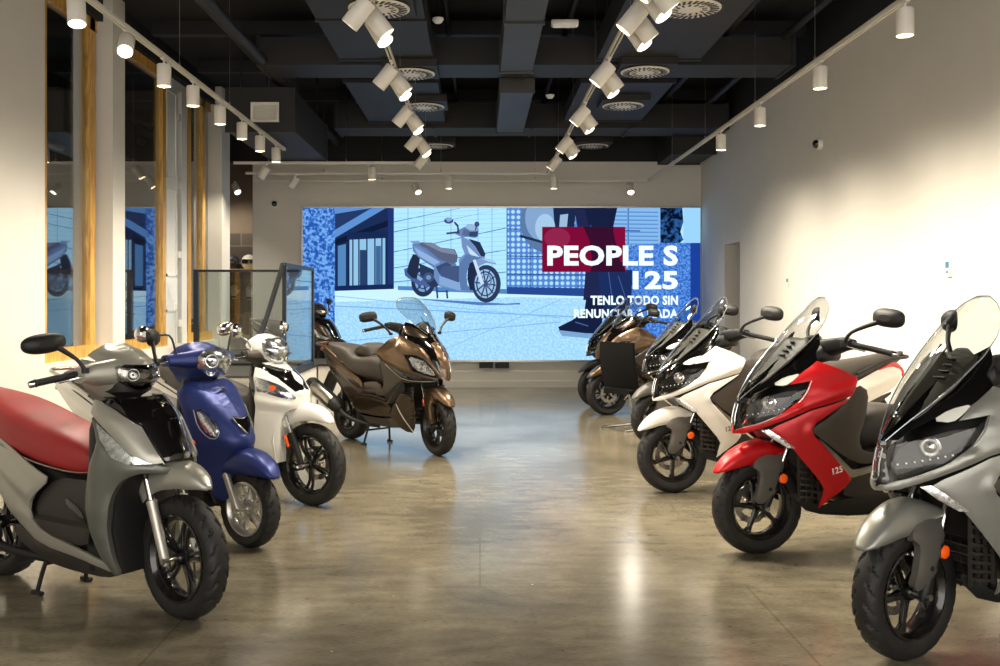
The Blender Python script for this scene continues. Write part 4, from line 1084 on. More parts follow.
duct('air_duct', (2.95, 14.6, 3.7), (3.62, 15.7, 4.3), 'duct', 'black duct box in the back right ceiling corner')
duct('air_duct', (-3.0, 11.25, 3.45), (-2.2, 13.6, 3.95), 'duct', 'low black duct at the left carrying the white grille')
mb = MB()
for k, x in enumerate((-2.62, -2.5, -2.36)): mb.tube([(x, 4.5, 4.25-.1*k+.0), (x, 15.7, 4.25-.1*k)], .035+.008*k, 10, sub=1)
tag(mb.build('service_pipes', 'duct'), 'bundle of dark pipes running lengthwise under the left ceiling', 'pipes')
for i, (x, y0, y1, z, r, lb) in enumerate([(-1.15,6,15.6,4.42,.03,'thin dark pipe left of the grey duct'),(-.35,6,15.6,4.45,.025,'thin dark pipe beside the left lamp row'),(.95,6,15.6,4.42,.03,'thin dark pipe right of the grey duct'),(2.7,5,15.6,4.4,.05,'thick dark pipe above the right diffusers'),(3.3,5,15.6,4.3,.04,'dark pipe near the right wall')]):
    tag(MB().tube([(x, y0, z), (x, y1, z)], r, 10, sub=1).build('service_pipe', 'duct'), lb+', under the ceiling', 'pipe')
for k in range(5):
    tag(MB().box((-3.7, 7.2+1.75*k, 4.44), (RW, 7.32+1.75*k, CEIL-.002)).build('roof_joist', 'duct'), ['nearest','second','third','fourth','farthest'][k]+' black joist across the ceiling slab', 'joist')
tag(MB().tube([(RW-.06, 2, 4.03), (RW-.06, BACK-.5, 4.03)], .022, 10, sub=1).build('sprinkler_pipe', mat('crimson_pipe', (150,20,50), .4)), 'thin crimson pipe along the top of the right wall', 'pipe')

# round swirl diffusers
def diffuser(x, y, z, label):
    r = empty('round_diffuser', (x, y, z)); tag(r, label, 'air vent', 'round ceiling diffusers')
    mb = MB(); mb.lathe([(0, 0), (.25, 0), (.262, .006), (.262, .014), (.1, .03), (.1, .12), (0, .12)], (0,0,0), (0,0,1), 48, cap=False)
    p = mb.build('diffuser_plate', 'white_metal', r)
    mb = MB()
    for k in range(28):
        t = 2*PI*k/28; L = .034
        for rr, ll in ((.205, .032), ):
            mb.obox((math.cos(t)*rr, math.sin(t)*rr, -.001), [(math.cos(t+.3), math.sin(t+.3), 0), (-math.sin(t+.3), math.cos(t+.3), 0), (0,0,1)], (ll+.006, .012, .002))
        if k % 2 == 0: mb.obox((math.cos(t)*.125, math.sin(t)*.125, -.001), [(math.cos(t+.3), math.sin(t+.3), 0), (-math.sin(t+.3), math.cos(t+.3), 0), (0,0,1)], (.024, .009, .002))
    mb.build('slot', 'black', r)
    mb = MB(); mb.box((-.3,-.3,.025),(.3,.3,.11)); mb.build('plenum_box', 'duct', r)
for s, lab in ((-1, 'left'), (1, 'right')):
    for (px, py), o in zip([((379,10),(411,75),(424,108),(437,147)), ((690,10),(645,73),(623,107),(592,147))][s > 0], ('nearest', 'second', 'third', 'farthest')):
        Z = 950*2.47/(300-py); X = (px-480)*Z/950
        diffuser(X, Z, EYE+2.47, 'round white slotted diffuser on the %s of the ceiling, %s of four' % (lab, o))
# grille, emergency luminaire, detectors, domes
r = empty('vent_grille', (-2.53, 11.16, 3.66)); tag(r, 'white rectangular louvred grille on a black duct, upper left', 'air vent')
mb = MB(); mb.box((-.165,0,-.115),(.165,.03,-.09)); mb.box((-.165,0,.09),(.165,.03,.115)); mb.box((-.165,0,-.09),(-.14,.03,.09)); mb.box((.14,0,-.09),(.165,.03,.09)); mb.build('frame', 'white_metal', r)
mb = MB()
for k in range(8): mb.obox((0,.015,-.078+.0225*k), [(1,0,0),(0,.8,-.6),(0,.6,.8)], (.14,.012,.0025))
mb.build('louvre', 'white_metal', r)
MB().box((-.14,.026,-.09),(.14,.03,.09)).build('backing', 'black', r)
r = empty('emergency_light', (.82, 9.2, 4.13)); tag(r, 'slim white emergency light box hanging under the ceiling', 'emergency light')
MB().loft([sel((x,0,0),(0,1,0),(0,0,1),.05*k,.03*k,5,20) for x,k in ((-.13,.8),(-.125,1),(.125,1),(.13,.8))]).build('housing', 'white_paint', r)
MB().box((-.11,-.04,-.034),(.11,.04,-.028)).build('diffuser', 'white_lens', r)
MB().tube([(0,0,.03),(0,0,.33)],.006,6,sub=1).build('hanger', 'black', r)
for (px, py, z, lb) in ((438,20,4.15,'small white smoke detector left of the aisle under the ceiling'),(550,96,4.02,'small white smoke detector right of the grey duct')):
    Z = 950*(z-EYE)/(300-py); X = (px-480)*Z/950
    o = empty('smoke_detector', (X, Z, z)); tag(o, lb, 'smoke detector')
    MB().lathe([(0,-.03),(.03,-.03),(.045,-.015),(.055,.0),(.055,.015),(0,.015)], d=(0,0,1), n=26, cap=False).build('housing', 'white_paint', o)
    MB().tube([(0,0,.015),(0,0,CEIL-z)],.006,6,sub=1).build('hanger', 'black', o)
def dome(loc, d, label):
    o = empty('security_camera', loc); tag(o, label, 'security camera'); d = Vector(d)
    MB().lathe([(0,0),(.062,0),(.062,.03),(.055,.045),(.03,.05),(0,.05)], (0,0,0), d, 30, cap=False).build('housing', 'white_paint', o)
    MB().lathe([(.048,.045),(.046,.06),(.036,.078),(.02,.088),(0,.09)], (0,0,0), d, 26, cap=False).build('dome', 'gloss', o)
dome(((275-480)*15.8/950, BACK, EYE+96*15.8/950), (0,-1,0), 'white dome camera with black eye on the back wall, left')
Zc = 950*RW/(821-480); dome((RW, Zc, EYE+156*Zc/950), (-1,0,0), 'dome camera with black eye high on the right wall')
for px, py, w, h, lb in ((950,268,.075,.14,'larger white thermostat on the right wall nearer the camera'),(789,282,.07,.11,'small white thermostat on the right wall near the doorway')):
    Z = 950*RW/(px-480); z = EYE+(300-py)*Z/950
    o = empty('thermostat', (RW, Z, z)); tag(o, lb, 'thermostat')
    MB().box((-.022,-w/2,-h/2),(0,w/2,h/2)).build('housing', 'white_paint', o)
    MB().box((-.025,-w*.36,0),(-.022,w*.36,h*.36)).build('display', mat('lcd', (70,120,150), .2), o)
    MB().box((-.024,-w*.2,-h*.3),(-.022,w*.2,-h*.15)).build('button', 'steel', o)
for px, lb in ((486,'left'),(502,'right')):
    X = (px-480)*15.8/950; z = EYE-65*15.8/950
    o = empty('wall_socket', (X, BACK-.035, z)); tag(o, lb+' of two dark socket boxes beneath the video wall', 'socket')
    MB().box((-.115,-.03,-.05),(.115,.034,.05)).build('housing', 'plastic', o)
    mb = MB()
    for k in (-1,0,1): mb.box((k*.07-.025,-.033,-.03),(k*.07+.025,-.03,.03))
    mb.build('outlet', 'black', o)

# ------------------------------------------------------------------ lighting tracks and spotlights
M['lamp_glow'] = emis('lamp_glow', (255,238,205), 15)
M['lamp_soft'] = emis('lamp_soft', (255,225,180), 6)
HT = 3.40
def track(pts, label, wires):
    o = empty('lighting_track', (pts[0][0], pts[0][1], HT)); tag(o, label, 'lighting track')
    c = Vector((pts[0][0], pts[0][1], 0)); mb = MB(); gv = MB()
    for a, b in zip(pts, pts[1:]):
        a = Vector((*a, 0))-c; b = Vector((*b, 0))-c; d = (b-a).normalized(); s = Vector((-d.y, d.x, 0)); m = (a+b)/2; L = (b-a).length/2
        mb.obox(m+Vector((0,0,.012)), [d, s, (0,0,1)], (L, .017, .005))
        for k in (-1, 1): mb.obox(m+s*.013*k+Vector((0,0,-.004)), [d, s, (0,0,1)], (L, .004, .016))
        gv.obox(m+Vector((0,0,.004)), [d, s, (0,0,1)], (L, .009, .003))
    mb.build('rail', 'white_metal', o); gv.build('conductor_groove', 'black', o)
    for x, y in wires:
        mb = MB(); mb.tube([(x-c.x, y-c.y, .012), (x-c.x, y-c.y, CEIL-HT)], .0022, 6, sub=1); mb.lathe([(.01,.0),(.01,.03),(.004,.045)], (x-c.x,y-c.y,.015), (0,0,1), 10)
        mb.build('suspension_wire', 'steel', o)
XL, XML, XMR, XR = -2.53, -.715, 1.03, 2.75
track([(XL, 3.6), (XL, 12.3)], 'white light track nearest the left wall windows', [(XL, y) for y in (4.6,6.2,8,9.6,11.4)])
track([(XML, 3.6), (XML, 13.5), (-3.5, 13.5)], 'white light track left of the aisle, turning left before the video wall', [(XML, y) for y in (4.5,6.5,8.5,10.5,12.5)]+[(-1.9,13.5),(-3.0,13.5)])
track([(XMR, 3.6), (XMR, 14.6), (-3.6, 14.6)], 'white light track right of the aisle, turning left before the video wall', [(XMR, y) for y in (4.5,6.5,8.5,10.5,12.5)]+[(-.6,14.6),(-2.4,14.6)])
track([(XR, 3.6), (XR, 15.5), (-3.7, 15.5)], 'white light track beside the right wall, turning along the video wall', [(XR, y) for y in (4.5,6.2,7.8,9.5,11.6,13.6)]+[(.9,15.5),(-1.6,15.5)])

def spot(x, y, aim, label, group, power=60, size=95, glow=True, L=.155, r=.056):
    aim = Vector(aim).normalized(); o = empty('track_spotlight', (x, y, HT)); tag(o, label, 'spotlight', group)
    mb = MB(); mb.box((-.016,-.045,-.03),(.016,.045,-.018)); mb.tube([(0,0,-.03),(0,0,-.06)], .008, 8, sub=1)
    side = aim.cross(Vector((0,1,.01))).normalized() if abs(aim.z) < .999 else Vector((1,0,0))
    top = Vector((0,0,-.085))
    mb.build('adapter', 'white_metal', o)
    c = top - aim*.0
    mb = MB(); mb.lathe([(0,-.02),(r*.92,-.02),(r,-.012),(r,L-.002),(r*.98,L),(r*.92,L),(r*.86,L-.045),(0,L-.046)], c, aim, 28, cap=False)
    h = mb.build('lamp_housing', 'white_metal', o)
    mb = MB(); mb.lathe([(0,L-.045),(r*.84,L-.045),(r*.84,L-.040),(0,L-.040)], c, aim, 24, cap=False); mb.build('lamp_lens', 'lamp_glow' if glow else 'lamp_soft', o)
    ld = bpy.data.lights.new('spot_beam', 'SPOT'); ld.energy = power; ld.spot_size = math.radians(size); ld.spot_blend = .9; ld.color = (1, .89, .72); ld.shadow_soft_size = .04
    lo = bpy.data.objects.new('spot_beam', ld); COL.objects.link(lo); lo.parent = o
    lo.location = c+aim*(L+.0); lo.rotation_euler = aim.to_track_quat('-Z', 'Y').to_euler()
    return o
def ytr(x, px): return abs(950*x/(px-480))
ordn = ['nearest','second','third','fourth','fifth','sixth','seventh','eighth','ninth','tenth','eleventh','twelfth','thirteenth','fourteenth','fifteenth','sixteenth']
PW = 125
for k, px in enumerate((76,127,164,193,220,242,260,276)):
    y = ytr(XL, px); aim = (.15,-.25,-1) if k == 0 else ((.18,-.75,-.8) if k == 1 else (0,0,-1))
    spot(XL, y, aim, 'white cylinder spotlight on the left wall track, %s from the camera' % ordn[k], 'spotlights on the left wall track', PW*.5, 140)
for k, (px, lb) in enumerate(((905,'nearest'),(820,'second'),(760,'third'),(721,'farthest'))):
    spot(XR, ytr(XR, px), (0,0,-1), 'white cylinder spotlight hanging straight down on the right wall track, %s from the camera' % lb, 'spotlights on the right wall track', PW*.30, 150)
def midrow(X, pys, lab, grp):
    n = 0
    for j, py in enumerate(pys):
        Y = 950*(HT-EYE)/(300-py)
        lead = [(-.8,.15,-.95),(.78,.1,-1),(.5,-.28,-.85)]
        for i, a in enumerate(lead if j < len(pys)-1 else lead[:1]):
            off = (i-1)*.2 if j < len(pys)-1 else 0
            spot(X, Y+off, a, 'tilted white spotlight on the track %s of the aisle, %s from the camera' % (lab, ordn[n] if n < 16 else 'last'), grp, PW*1.2, 100, L=.175, r=.06); n += 1
midrow(XML, (0,65,106,133,150), 'left', 'tilted spotlights left of the aisle')
midrow(XMR, (-30,5,62,105,135,152), 'right', 'tilted spotlights right of the aisle')
for px, Y, aim, lb in ((372,13.5,(0,0,-1),'upright white spotlight on the first cross track, right of the scooters\' left row'),(266,13.5,(-.5,.1,-.8),'tilted white spotlight on the first cross track at the far left'),
                       (296,14.6,(-.5,.1,-.8),'tilted white spotlight on the second cross track at the left'),(449,14.6,(0,0,-1),'upright white spotlight on the second cross track near the middle'),
                       (554,14.6,(0,0,-1),'upright white spotlight at the corner of the second cross track'),
                       (235,15.5,(.45,-.5,-.8),'lit tilted spotlight on the rear cross track at the far left'),(415,15.5,(.4,-.5,-.8),'lit tilted spotlight on the rear cross track near the middle'),(630,15.5,(.0,-.6,-.8),'lit tilted spotlight on the rear cross track at the right')):
    spot((px-480)*Y/950, Y, aim, lb, 'spotlights on the cross tracks', PW*.5, 95)

# ------------------------------------------------------------------ video wall
SX = 15.74
K = SX/950
def W(px, py): return ((px-480)*K, EYE-(py-300)*K)
r = empty('video_wall', (0, SX, 0)); tag(r, 'large lit video wall showing a blue street picture of a scooter', 'screen')
x0, zt = W(303, 208); x1, zb = W(700, 360)
MB().box((x0-.03, .0, zb-.03), (x1+.03, .055, zt+.03)).build('screen_frame', 'steel', r)
mb = MB(); mats = []; layer = [0]
def speck(name, c1, c2, s=1., sc=14):
    m, N, L = newmat(name); N.remove(N['Principled BSDF'])
    tc = N.new('ShaderNodeTexCoord'); n = N.new('ShaderNodeTexNoise'); n.inputs['Scale'].default_value = sc; n.inputs['Detail'].default_value = 2
    rr = N.new('ShaderNodeValToRGB'); rr.color_ramp.elements[0].position = .42; rr.color_ramp.elements[1].position = .6
    rr.color_ramp.elements[0].color = (*lin(c1), 1); rr.color_ramp.elements[1].color = (*lin(c2), 1)
    e = N.new('ShaderNodeEmission'); e.inputs['Strength'].default_value = s
    L.new(tc.outputs['Object'], n.inputs['Vector']); L.new(n.outputs['Fac'], rr.inputs['Fac']); L.new(rr.outputs['Color'], e.inputs['Color']); L.new(e.outputs[0], N['Material Output'].inputs['Surface'])
    return m
ES = .86
cc = {}
def C_(c):
    key = c if isinstance(c, str) else tuple(c)
    if key not in cc:
        cc[key] = len(mats)
        mats.append(M[c] if isinstance(c, str) else emis('picture_%d_%d_%d' % key, c, ES))
    return cc[key]
M['sp_blue'] = speck('picture_blue_stone', (34,84,172), (112,168,236), ES, 22)
M['sp_right'] = speck('picture_blue_granite', (44,96,188), (96,152,228), ES, 30)
M['sp_ground'] = speck('picture_pavement', (150,205,248), (176,222,252), ES, 26)
M['sp_tree'] = speck('picture_tree', (8,16,40), (40,90,150), ES, 16)
M['sp_perf'] = None
def perf():
    m, N, L = newmat('picture_perforated_wall'); N.remove(N['Principled BSDF'])
    tc = N.new('ShaderNodeTexCoord'); v = N.new('ShaderNodeTexVoronoi'); v.inputs['Scale'].default_value = 11; v.inputs['Randomness'].default_value = 0
    mp = N.new('ShaderNodeMapping'); mp.inputs['Scale'].default_value = (1, 0, 1); L.new(tc.outputs['Object'], mp.inputs['Vector']); L.new(mp.outputs[0], v.inputs['Vector'])
    rr = N.new('ShaderNodeValToRGB'); rr.color_ramp.elements[0].position = .25; rr.color_ramp.elements[1].position = .42
    rr.color_ramp.elements[0].color = (*lin((175,220,250)), 1); rr.color_ramp.elements[1].color = (*lin((78,128,205)), 1)
    e = N.new('ShaderNodeEmission'); e.inputs['Strength'].default_value = ES
    L.new(v.outputs['Distance'], rr.inputs['Fac']); L.new(rr.outputs['Color'], e.inputs['Color']); L.new(e.outputs[0], N['Material Output'].inputs['Surface'])
    return m
M['sp_perf'] = perf()
def poly(pts, c, dy=None):
    layer[0] += 1; y = -.001-.00035*layer[0]
    vs = []
    for px, py in pts:
        X, Z = W(min(max(px, 303), 700), min(max(py, 208), 360)); vs.append((X, y, Z))
    mb.add(vs, [tuple(range(len(vs)))[::-1]], False, C_(c))
def line(p, q, w, c):
    dx, dy = q[0]-p[0], q[1]-p[1]; L = math.hypot(dx, dy); nx, ny = -dy/L*w/2, dx/L*w/2
    poly([(p[0]+nx,p[1]+ny),(q[0]+nx,q[1]+ny),(q[0]-nx,q[1]-ny),(p[0]-nx,p[1]-ny)], c)
def ell(cx, cy, rx, ry, c, n=28, a0=0, a1=2*PI):
    poly([(cx+rx*math.cos(a0+(a1-a0)*k/(n-(a1-a0 < 6))), cy+ry*math.sin(a0+(a1-a0)*k/(n-(a1-a0 < 6)))) for k in range(n)], c)
def ring(cx, cy, rx, ry, w, c, n=28):
    layer[0] += 1; y = -.001-.00035*layer[0]; vs = []
    for k in range(n):
        t = 2*PI*k/n; vs += [(*[W(cx+rx*math.cos(t), cy+ry*math.sin(t))[0]], y, W(0, cy+ry*math.sin(t))[1]), (W(cx+(rx-w)*math.cos(t), 0)[0], y, W(0, cy+(ry-w)*math.sin(t))[1])]
    mb.add(vs, [(2*k, 2*k+1, (2*k+3) % (2*n), (2*k+2) % (2*n)) for k in range(n)], False, C_(c))
SKY = (172,226,255)
poly([(303,208),(700,208),(700,360),(303,360)], SKY)
poly([(303,287),(700,287),(700,360),(303,360)], (176,224,255))
poly([(334,300),(520,296),(700,302),(700,360),(303,360),(303,330)], 'sp_ground')
poly([(334,288),(660,288),(660,300),(520,297),(334,302)], (198,236,255))
for p, q, w_, c in (((335,306),(690,322),1.2,(120,175,235)),((335,296),(560,318),.8,(130,185,240)),((303,345),(560,322),.8,(120,170,235)),((420,360),(560,300),.8,(130,180,238))): line(p, q, w_, c)
# pale panelled wall
for x in (408,424,451,478,492): line((x,208),(x,288),.7,(120,170,215))
for a, b in (((394,232),(506,206)),((394,252),(506,228)),((394,222),(460,208)),((394,268),(506,250)),((394,282),(506,272))): line(a, b, .8, (70,110,160))
for k in range(16): line((394,214+4.6*k),(506,209+4.6*k),.35,(140,190,230))
# dark doorway with glazed revolving door
poly([(335,208),(392,208),(392,289),(335,289)], (26,44,84))
poly([(335,208),(386,208),(335,238)], (90,140,205)); poly([(335,214),(372,208),(335,230)], (34,56,100)); poly([(335,240),(394,218),(394,224),(335,246)], (14,26,56))
poly([(338,246),(346,244),(346,288),(338,288)], (80,130,185))
poly([(349,237),(386,235),(386,288),(349,289)], (140,190,225))
for x in (349,353,359,367,375,382,386): line((x,236),(x,289),1.3,(20,36,72))
poly([(360,250),(367,250),(367,288),(360,288)], (36,62,104)); poly([(376,246),(381,246),(381,288),(376,288)], (60,100,150)); poly([(347,233),(388,231),(388,238),(347,240)], (22,40,80))
poly([(388,208),(394,208),(394,288),(388,288)], (30,52,110))
poly([(335,286),(394,284),(394,289),(335,291)], (20,40,86))
poly([(303,208),(335,208),(335,360),(303,360)], 'sp_blue')
# perforated panels on the right
poly([(507,208),(640,208),(640,292),(507,290)], 'sp_perf'); poly([(600,208),(668,208),(668,245),(600,245)], (130,180,228))
for y in (231,258,276): line((507,y-2),(640,y),1.1,(40,80,150))
for x in (507,530,554,578,604,628): line((x,208),(x,290),1,(40,80,150))
for k in range(9): line((606,212+4*k),(658,212.5+4*k),1.4,(90,140,205))
poly([(507,287),(640,289),(640,298),(507,294)], (36,70,140))
poly([(398,286),(507,289),(507,294),(398,290)], (80,130,190))
poly([(683,208),(700,208),(700,245),(683,245)], (150,205,250))
poly([(660,208),(682,208),(683,222),(680,232),(683,240),(676,246),(666,243),(660,246)], 'sp_tree')
poly([(627,246),(662,243),(700,243),(700,360),(640,360),(630,330)], 'sp_right')
poly([(690,243),(700,243),(700,340),(690,330)], (26,62,150))
# helmet
ell(547,222,27,31,(86,118,160)); ell(543,218,18,24,(126,160,200)); poly([(553,208),(576,208),(574,228),(566,244),(556,250)], (24,40,74)); ell(545,228,10,14,(160,195,225)); poly([(560,215),(568,214),(566,235),(558,240)], (150,180,210)); line((520,236),(570,250),2.5,(30,46,80))
# walking figure from the waist down
poly([(578,208),(617,208),(612,232),(620,262),(632,282),(628,305),(612,318),(596,318),(588,300),(590,262),(584,232)], (22,30,62))
poly([(574,208),(584,208),(592,240),(610,270),(604,300),(583,300),(586,262),(578,232)], (30,38,76))
poly([(598,270),(632,270),(631,298),(626,320),(603,318),(600,300)], (26,44,92))
line((604,240),(612,300),1,(60,84,140)); line((618,276),(626,300),1,(60,84,140)); line((590,225),(606,262),1,(56,76,130))
poly([(586,298),(604,300),(601,334),(560,332),(558,327),(572,320),(584,312)], (20,30,62)); poly([(558,330),(601,335),(600,339),(562,336)], (120,160,205)); line((575,322),(588,326),1,(70,100,150))
poly([(606,316),(628,318),(628,342),(604,342),(596,338)], (26,44,92)); poly([(588,336),(628,342),(627,346),(590,342)], (130,170,215))
# crimson text block
poly([(542,227),(583,227),(589,240),(592,262),(590,272),(542,272)], (120,10,52)); poly([(583,227),(625,227),(625,272),(590,272),(592,262),(589,240)], (54,14,44))
poly([(614,227),(625,227),(625,272),(626,272)], (130,12,54)); poly([(613,228),(625,228),(625,262),(620,262),(613,232)], (126,12,54))
ell(557,238,13,10,(140,34,74),20)
# ---- scooter in the picture
def zs(l): return [(380+a/5.55, 200+b/5.55) for a, b in l]
def zp(l, c): poly(zs(l), c)
def ze(cx, cy, rx, ry, c): ell(380+cx/5.55, 200+cy/5.55, rx/5.55, ry/5.55, c)
def zr(cx, cy, rx, ry, w, c): ring(380+cx/5.55, 200+cy/5.55, rx/5.55, ry/5.55, w/5.55, c)
zp([(180,545),(700,575),(777,570),(777,580),(560,585),(300,560)], (80,120,180))
ze(240,455,66,82,(36,50,80)); ze(240,452,46,58,(120,160,205)); zr(240,452,34,44,7,(50,70,110)); ze(240,452,14,18,(40,55,90))
for a in range(6):
    t = a*PI/3+.2; line(zs([(240,452)])[0], zs([(240+46*math.cos(t),452+58*math.sin(t))])[0], 1.6, (40,58,96))
ze(590,465,80,104,(42,56,88)); ze(585,465,60,80,(150,190,225)); zr(585,465,52,70,8,(50,70,110))
for a in range(10):
    t = a*PI/5+.1; line(zs([(585,465)])[0], zs([(585+58*math.cos(t),465+78*math.sin(t))])[0], 1.3, (36,50,84))
zr(590,450,30,40,8,(90,120,165)); ze(585,465,14,18,(60,80,120))
zp([(135,385),(165,370),(250,440),(290,470),(280,485),(200,465),(140,420)], (70,96,150)); zp([(150,390),(170,385),(240,440),(225,450)], (130,165,210))
zp([(185,300),(225,310),(215,380),(205,440),(175,430),(150,400),(165,340)], (34,44,70))
zp([(215,350),(330,400),(340,470),(290,490),(240,440)], (40,54,86)); ze(270,430,30,28,(60,80,120)); ze(270,430,14,13,(110,140,185))
zp([(310,480),(320,480),(325,545),(315,548)], (50,70,110)); zp([(365,500),(375,500),(380,545),(370,548)], (50,70,110)); zp([(310,505),(380,505),(380,512),(310,512)], (50,70,110))
zp([(180,245),(230,235),(300,290),(420,350),(440,400),(430,430),(350,430),(290,370),(215,320),(185,285)], (92,122,172))
zp([(185,250),(225,262),(330,345),(350,420),(345,440),(480,470),(520,500),(440,505),(330,480),(300,430),(300,360),(200,300)], (104,136,186))
zp([(190,262),(300,325),(335,345),(300,362),(215,310)], (140,172,215)); zp([(310,370),(370,345),(400,360),(330,410)], (56,74,112))
zp([(350,370),(440,365),(450,440),(430,470),(345,440),(330,400)], (64,84,124)); zp([(330,420),(470,470),(500,505),(430,500),(330,470)], (128,162,208))
zp([(215,235),(290,238),(340,265),(415,275),(432,310),(428,345),(400,355),(330,330),(260,270),(225,255)], (86,96,124)); zp([(240,240),(300,242),(345,268),(410,278),(425,305),(340,290)], (120,130,156))
zp([(165,230),(215,228),(230,240),(190,245)], (120,150,190))
zp([(450,205),(480,215),(560,260),(585,300),(580,325),(540,335),(500,345),(470,360),(440,360),(436,330),(470,300),(455,260)], (110,140,188))
zp([(490,215),(555,235),(585,300),(580,315),(560,312),(530,260)], (36,48,78)); zp([(480,250),(560,325),(530,330),(495,295)], (190,215,240))
zp([(440,355),(480,300),(560,320),(560,330),(520,340),(490,370),(480,420),(485,470),(505,505),(450,500),(438,440)], (88,118,166)); zp([(500,350),(540,335),(540,380),(520,440),(525,500),(500,500),(485,440),(488,380)], (30,42,72))
zp([(520,340),(560,322),(610,330),(645,352),(640,358),(590,350),(560,362),(535,380)], (120,150,196)); zp([(560,325),(610,332),(640,352),(600,342)], (170,200,232))
zp([(515,335),(530,330),(578,465),(560,472)], (196,216,240))
zp([(418,190),(430,170),(470,150),(490,135),(530,140),(548,165),(545,200),(530,212),(480,205),(460,210)], (104,130,176)); zp([(470,150),(490,137),(525,140),(545,170),(500,170)], (150,178,214)); zp([(480,180),(545,175),(540,205),(500,205)], (50,66,104)); zp([(465,160),(500,175),(490,205),(455,195)], (80,104,150))
zp([(368,182),(430,175),(432,186),(370,192)], (50,64,98)); zp([(430,185),(442,190),(436,140),(415,120),(410,128),(428,150)], (44,56,90))
ze(382,116,26,17,(60,78,120)); zp([(360,105),(395,98),(405,110),(380,125)], (130,160,205)); ze(538,136,14,15,(60,78,120)); line(zs([(530,170)])[0], zs([(535,145)])[0], 1.2, (44,56,90))
o = mb.build('picture', mats, r, None)
M['text'] = emis('picture_lettering', (232,252,255), ES*1.05)
def txt(s, right, left, top, bot):
    v, f = text_mb(s, 1., .04, 0); xs = [p[0] for p in v]; ys = [p[1] for p in v]
    X0, Zt = W(left, top); X1, Zb = W(right, bot)
    q = MB(); q.add([(X0+(p[0]-min(xs))/(max(xs)-min(xs))*(X1-X0), -.075, Zb+(p[1]-min(ys))/(max(ys)-min(ys))*(Zt-Zb)) for p in v], f, False)
    return q.build('picture_text', 'text', r, None)
txt('PEOPLE S', 677, 547, 245.6, 266); txt('125', 677, 632, 271, 289.5); txt('TENLO TODO SIN', 677, 590, 295.6, 305); txt('RENUNCIAR A NADA', 677, 573.5, 309, 318)

# ------------------------------------------------------------------ stairs, landing and glass railing on the left
mb = MB()
SXL, SXR = -3.72, -2.1
for i, (y, z) in enumerate(((9.36,.10),(9.64,.26),(9.92,.43))):
    pass
st = empty('staircase', (-2.9, 9.3, 0)); tag(st, 'dark steps with bright metal nosings rising to a landing at the left', 'stairs')
def sb(name, a, b, m): return MB().box((a[0]+2.9, a[1]-9.3, a[2]), (b[0]+2.9, b[1]-9.3, b[2])).build(name, m, st)
stz = [(9.30,.105),(9.60,.26),(9.90,.425)]
for y, z in stz:
    sb('step', (SXL, y, 0), (SXR, y+.34, z), 'black_soft')
    q = sb('nosing', (SXL+.02, y-.012, z-.05), (SXR-.01, y+.05, z+.004), 'tread')
sb('landing', (SXL, 10.2, 0), (SXR, 13.3, .60), 'plaster')
sb('nosing', (SXL+.02, 10.188, .55), (SXR-.01, 10.25, .604), 'tread')
sb('landing_deck', (SXL, 10.26, .60), (SXR+.02, 13.32, .63), 'plastic')
sb('landing_return', (SXR+.022, 12.2, 0), (-1.86, 13.3, .60), 'plaster'); sb('landing_deck', (SXR+.022, 12.18, .60), (-1.84, 13.32, .63), 'plastic')
gr = empty('glass_railing', (SXR, 10.2, .63)); tag(gr, 'dark framed glass balustrade around the raised landing at the left', 'railing')
def gb(name, a, b, m): return MB().box((a[0]-SXR, a[1]-10.2, a[2]-.63), (b[0]-SXR, b[1]-10.2, b[2]-.63)).build(name, m, gr)
M['rail_frame'] = mat('dark_rail_frame', (26,27,29), .35, metal=.2)
x = SXR
gb('top_rail', (x-.02, 10.18, 1.81), (x+.02, 11.92, 1.85), 'rail_frame'); gb('bottom_rail', (x-.02, 10.22, .63), (x+.02, 11.92, .68), 'rail_frame')
gb('post', (x-.02, 10.18, .63), (x+.02, 10.22, 1.82), 'rail_frame'); gb('post', (x-.02, 11.88, .63), (x+.02, 11.92, 1.82), 'rail_frame')
gb('glass_panel', (x-.006, 10.22, .68), (x+.006, 11.88, 1.81), 'rail_glass')
gb('top_rail', (-3.56, 11.88, 1.80), (x, 11.92, 1.83), 'rail_frame'); gb('post', (-3.58, 11.86, .63), (-3.52, 11.92, 1.83), 'rail_frame'); gb('glass_panel', (-3.52, 11.895, .66), (x-.03, 11.905, 1.80), 'rail_glass'); gb('bottom_rail', (-3.52, 11.88, .63), (x, 11.92, .66), 'rail_frame')
mb = MB()
for off in (0, .13): mb.tube([(0, .0-off*1.0, 1.20), (0, -1.02-off*.9, .50-off*.2)], .016, 8, sub=1)
mb.tube([(0,-.0,1.2),(0,-.13,1.2)], .016, 8, sub=1); mb.tube([(0,-1.02,.5),(0,-1.02,-.60)], .018, 8, sub=1)
mb.build('handrail', 'rail_frame', gr)
# podium for the dark scooter
tag(MB().box((-3.3,13.45,0),(-1.2,14.55,.17)).build('podium', 'plastic'), 'low dark podium under the dark bronze scooter behind the landing', 'podium')

spot(-4.75, 15.7, (.35,.5,-.8), 'unseen white spotlight added to light the tiled wall beyond the column', 'added side room light', 70, 110)  # hidden lamp, added to brighten the dim tiled wall
